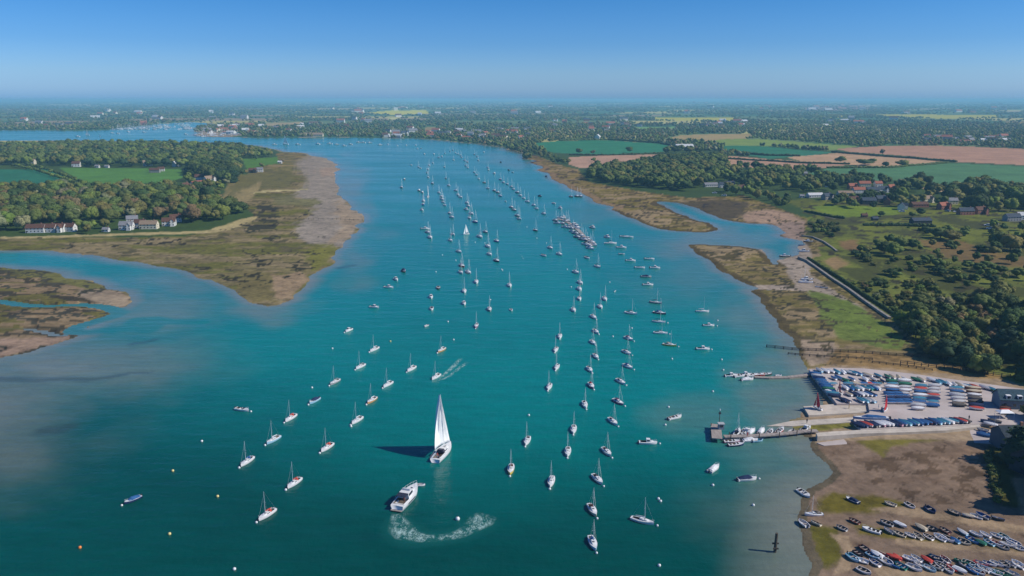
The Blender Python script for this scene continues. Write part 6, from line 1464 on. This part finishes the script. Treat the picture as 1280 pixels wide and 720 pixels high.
# boathouse group at the right edge
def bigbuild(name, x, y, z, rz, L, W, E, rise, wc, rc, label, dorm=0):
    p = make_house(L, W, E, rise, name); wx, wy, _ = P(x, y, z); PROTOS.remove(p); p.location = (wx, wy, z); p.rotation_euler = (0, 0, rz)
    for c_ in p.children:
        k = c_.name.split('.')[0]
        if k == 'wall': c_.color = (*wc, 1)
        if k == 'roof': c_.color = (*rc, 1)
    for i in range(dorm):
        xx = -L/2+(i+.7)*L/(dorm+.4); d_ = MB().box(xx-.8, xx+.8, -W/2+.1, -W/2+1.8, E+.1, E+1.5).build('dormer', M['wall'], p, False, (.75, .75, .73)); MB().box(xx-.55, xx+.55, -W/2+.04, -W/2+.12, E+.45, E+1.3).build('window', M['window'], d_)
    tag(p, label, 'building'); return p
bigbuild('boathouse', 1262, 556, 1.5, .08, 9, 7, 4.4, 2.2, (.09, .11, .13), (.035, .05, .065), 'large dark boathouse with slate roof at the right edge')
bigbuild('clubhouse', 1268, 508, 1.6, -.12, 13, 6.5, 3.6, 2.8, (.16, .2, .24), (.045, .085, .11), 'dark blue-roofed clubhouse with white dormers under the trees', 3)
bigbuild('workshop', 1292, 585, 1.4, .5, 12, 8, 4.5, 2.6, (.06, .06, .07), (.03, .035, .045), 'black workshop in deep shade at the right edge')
for j in range(4):
    boat_at('c', 1256, 507+3.2*j, YZ+.3, 1.55, .9, 'm', 'm' if j % 2 else 'r', f'brick-red covered dinghy, {ordw(j+1)} in the red pile by the clubhouse', DG)
mq = empty('marquee', P(1255, 522, 1.7)); MB().add([(-2.6, -1.6, 2.2), (2.6, -1.6, 2.2), (2.6, 1.6, 2.2), (-2.6, 1.6, 2.2), (-1.2, 0, 3.0), (1.2, 0, 3.0)], [(0, 1, 5, 4), (1, 2, 5), (2, 3, 4, 5), (3, 0, 4)]).build('canopy', M['sail'], mq)
for sx in (-2.5, 2.5):
    for sy in (-1.5, 1.5): MB().tube((sx, sy, 0), (sx, sy, 2.25), .05, .05, 5).build('leg', M['metal'], mq)
tag(mq, 'white marquee beside the dark boathouse', 'marquee')
fp = empty('flagpole', P(1241, 545, 1.7)); MB().tube((0, 0, 0), (0, 0, 6.5), .06, .04, 6).build('pole', M['metal'], fp); MB().tube((-.9, 0, 4.6), (.9, 0, 4.6), .03, .03, 4).build('yardarm', M['metal'], fp); tag(fp, 'white flagpole in front of the dark boathouse', 'flagpole')
for j, (x, y, k, hc, cc) in enumerate([(1232, 542, 'u', 'b', 'b'), (1228, 538, 'u', 'e', 'e'), (1234, 528, 'c', 'n', 'n'), (1238, 531, 'c', 'w', 'w'), (1229, 544, 'c', 'b', 'b'), (1243, 527, 'c', 'n', 'k')]):
    boat_at(k, x, y, 1.8 if y < 535 else 1.2, .9, 1.0, hc, cc, f'{HC[hc][1]} dinghy left outside the boathouse, {ordw(j+1)} of the jumble', 'dinghies outside the boathouse')
# cars
def make_car():
    r = empty('parked_car')
    bd = loftbody([(-2.1, .82, .78, .35, .85), (-1.9, .88, .82, .3, .95), (1.0, .88, .84, .3, .95), (2.05, .82, .74, .35, .75), (2.15, .78, .7, .4, .65)]).build('body', M['gel'], r)
    loftbody([(-1.75, .78, .6, .95, 1.1), (-1.2, .78, .62, .95, 1.48), (.2, .78, .62, .95, 1.46), (.95, .76, .6, .95, 1.0)]).build('windows', M['window'], r)
    MB().box(-.6, .6, -1.15, .15, 1.47, 1.52).build('roof', M['gel'], r)
    for sx in (-.86, .86):
        for sy in (-1.3, 1.3): MB().tube((sx-.1, sy, .32), (sx+.1, sy, .32), .32, .32, 12).build('wheel', M['rubber'], r)
    register(r); PROTOS.append(r); return r
CAR = make_car()
for j, (x, y, hc, rz, lb) in enumerate([(1234, 286, 'w', 1.2, 'left of the three cars on the pasture'), (1243, 284, 'w', 1.4, 'middle of the three cars on the pasture'), (1237, 289.5, 'w', 1.0, 'nearest of the three cars on the pasture'), (1127, 267, 'w', 1.3, 'by the meadow gate'), (1184, 267, 'e', .4, 'on the bare yard'), (1195, 268, 'w', 1.5, 'at the right of the bare yard'), (905, 246, 'w', 1.2, 'by the creek-head houses'), (893, 243, 'w', 1.4, 'on the lane left of the creek-head houses')]):
    wx, wy = Pn(x, y); o = spawn(CAR, wx, wy, gz(wx, wy)+.05, rz, 1.35, {'body': HC[hc][0], 'roof': HC[hc][0]}); tag(o, f'{HC[hc][1]} car parked {lb}', 'car', 'parked cars')
def purge(o):
    for c in list(o.children): purge(c)
    bpy.data.objects.remove(o)
for p in PROTOS: purge(p)
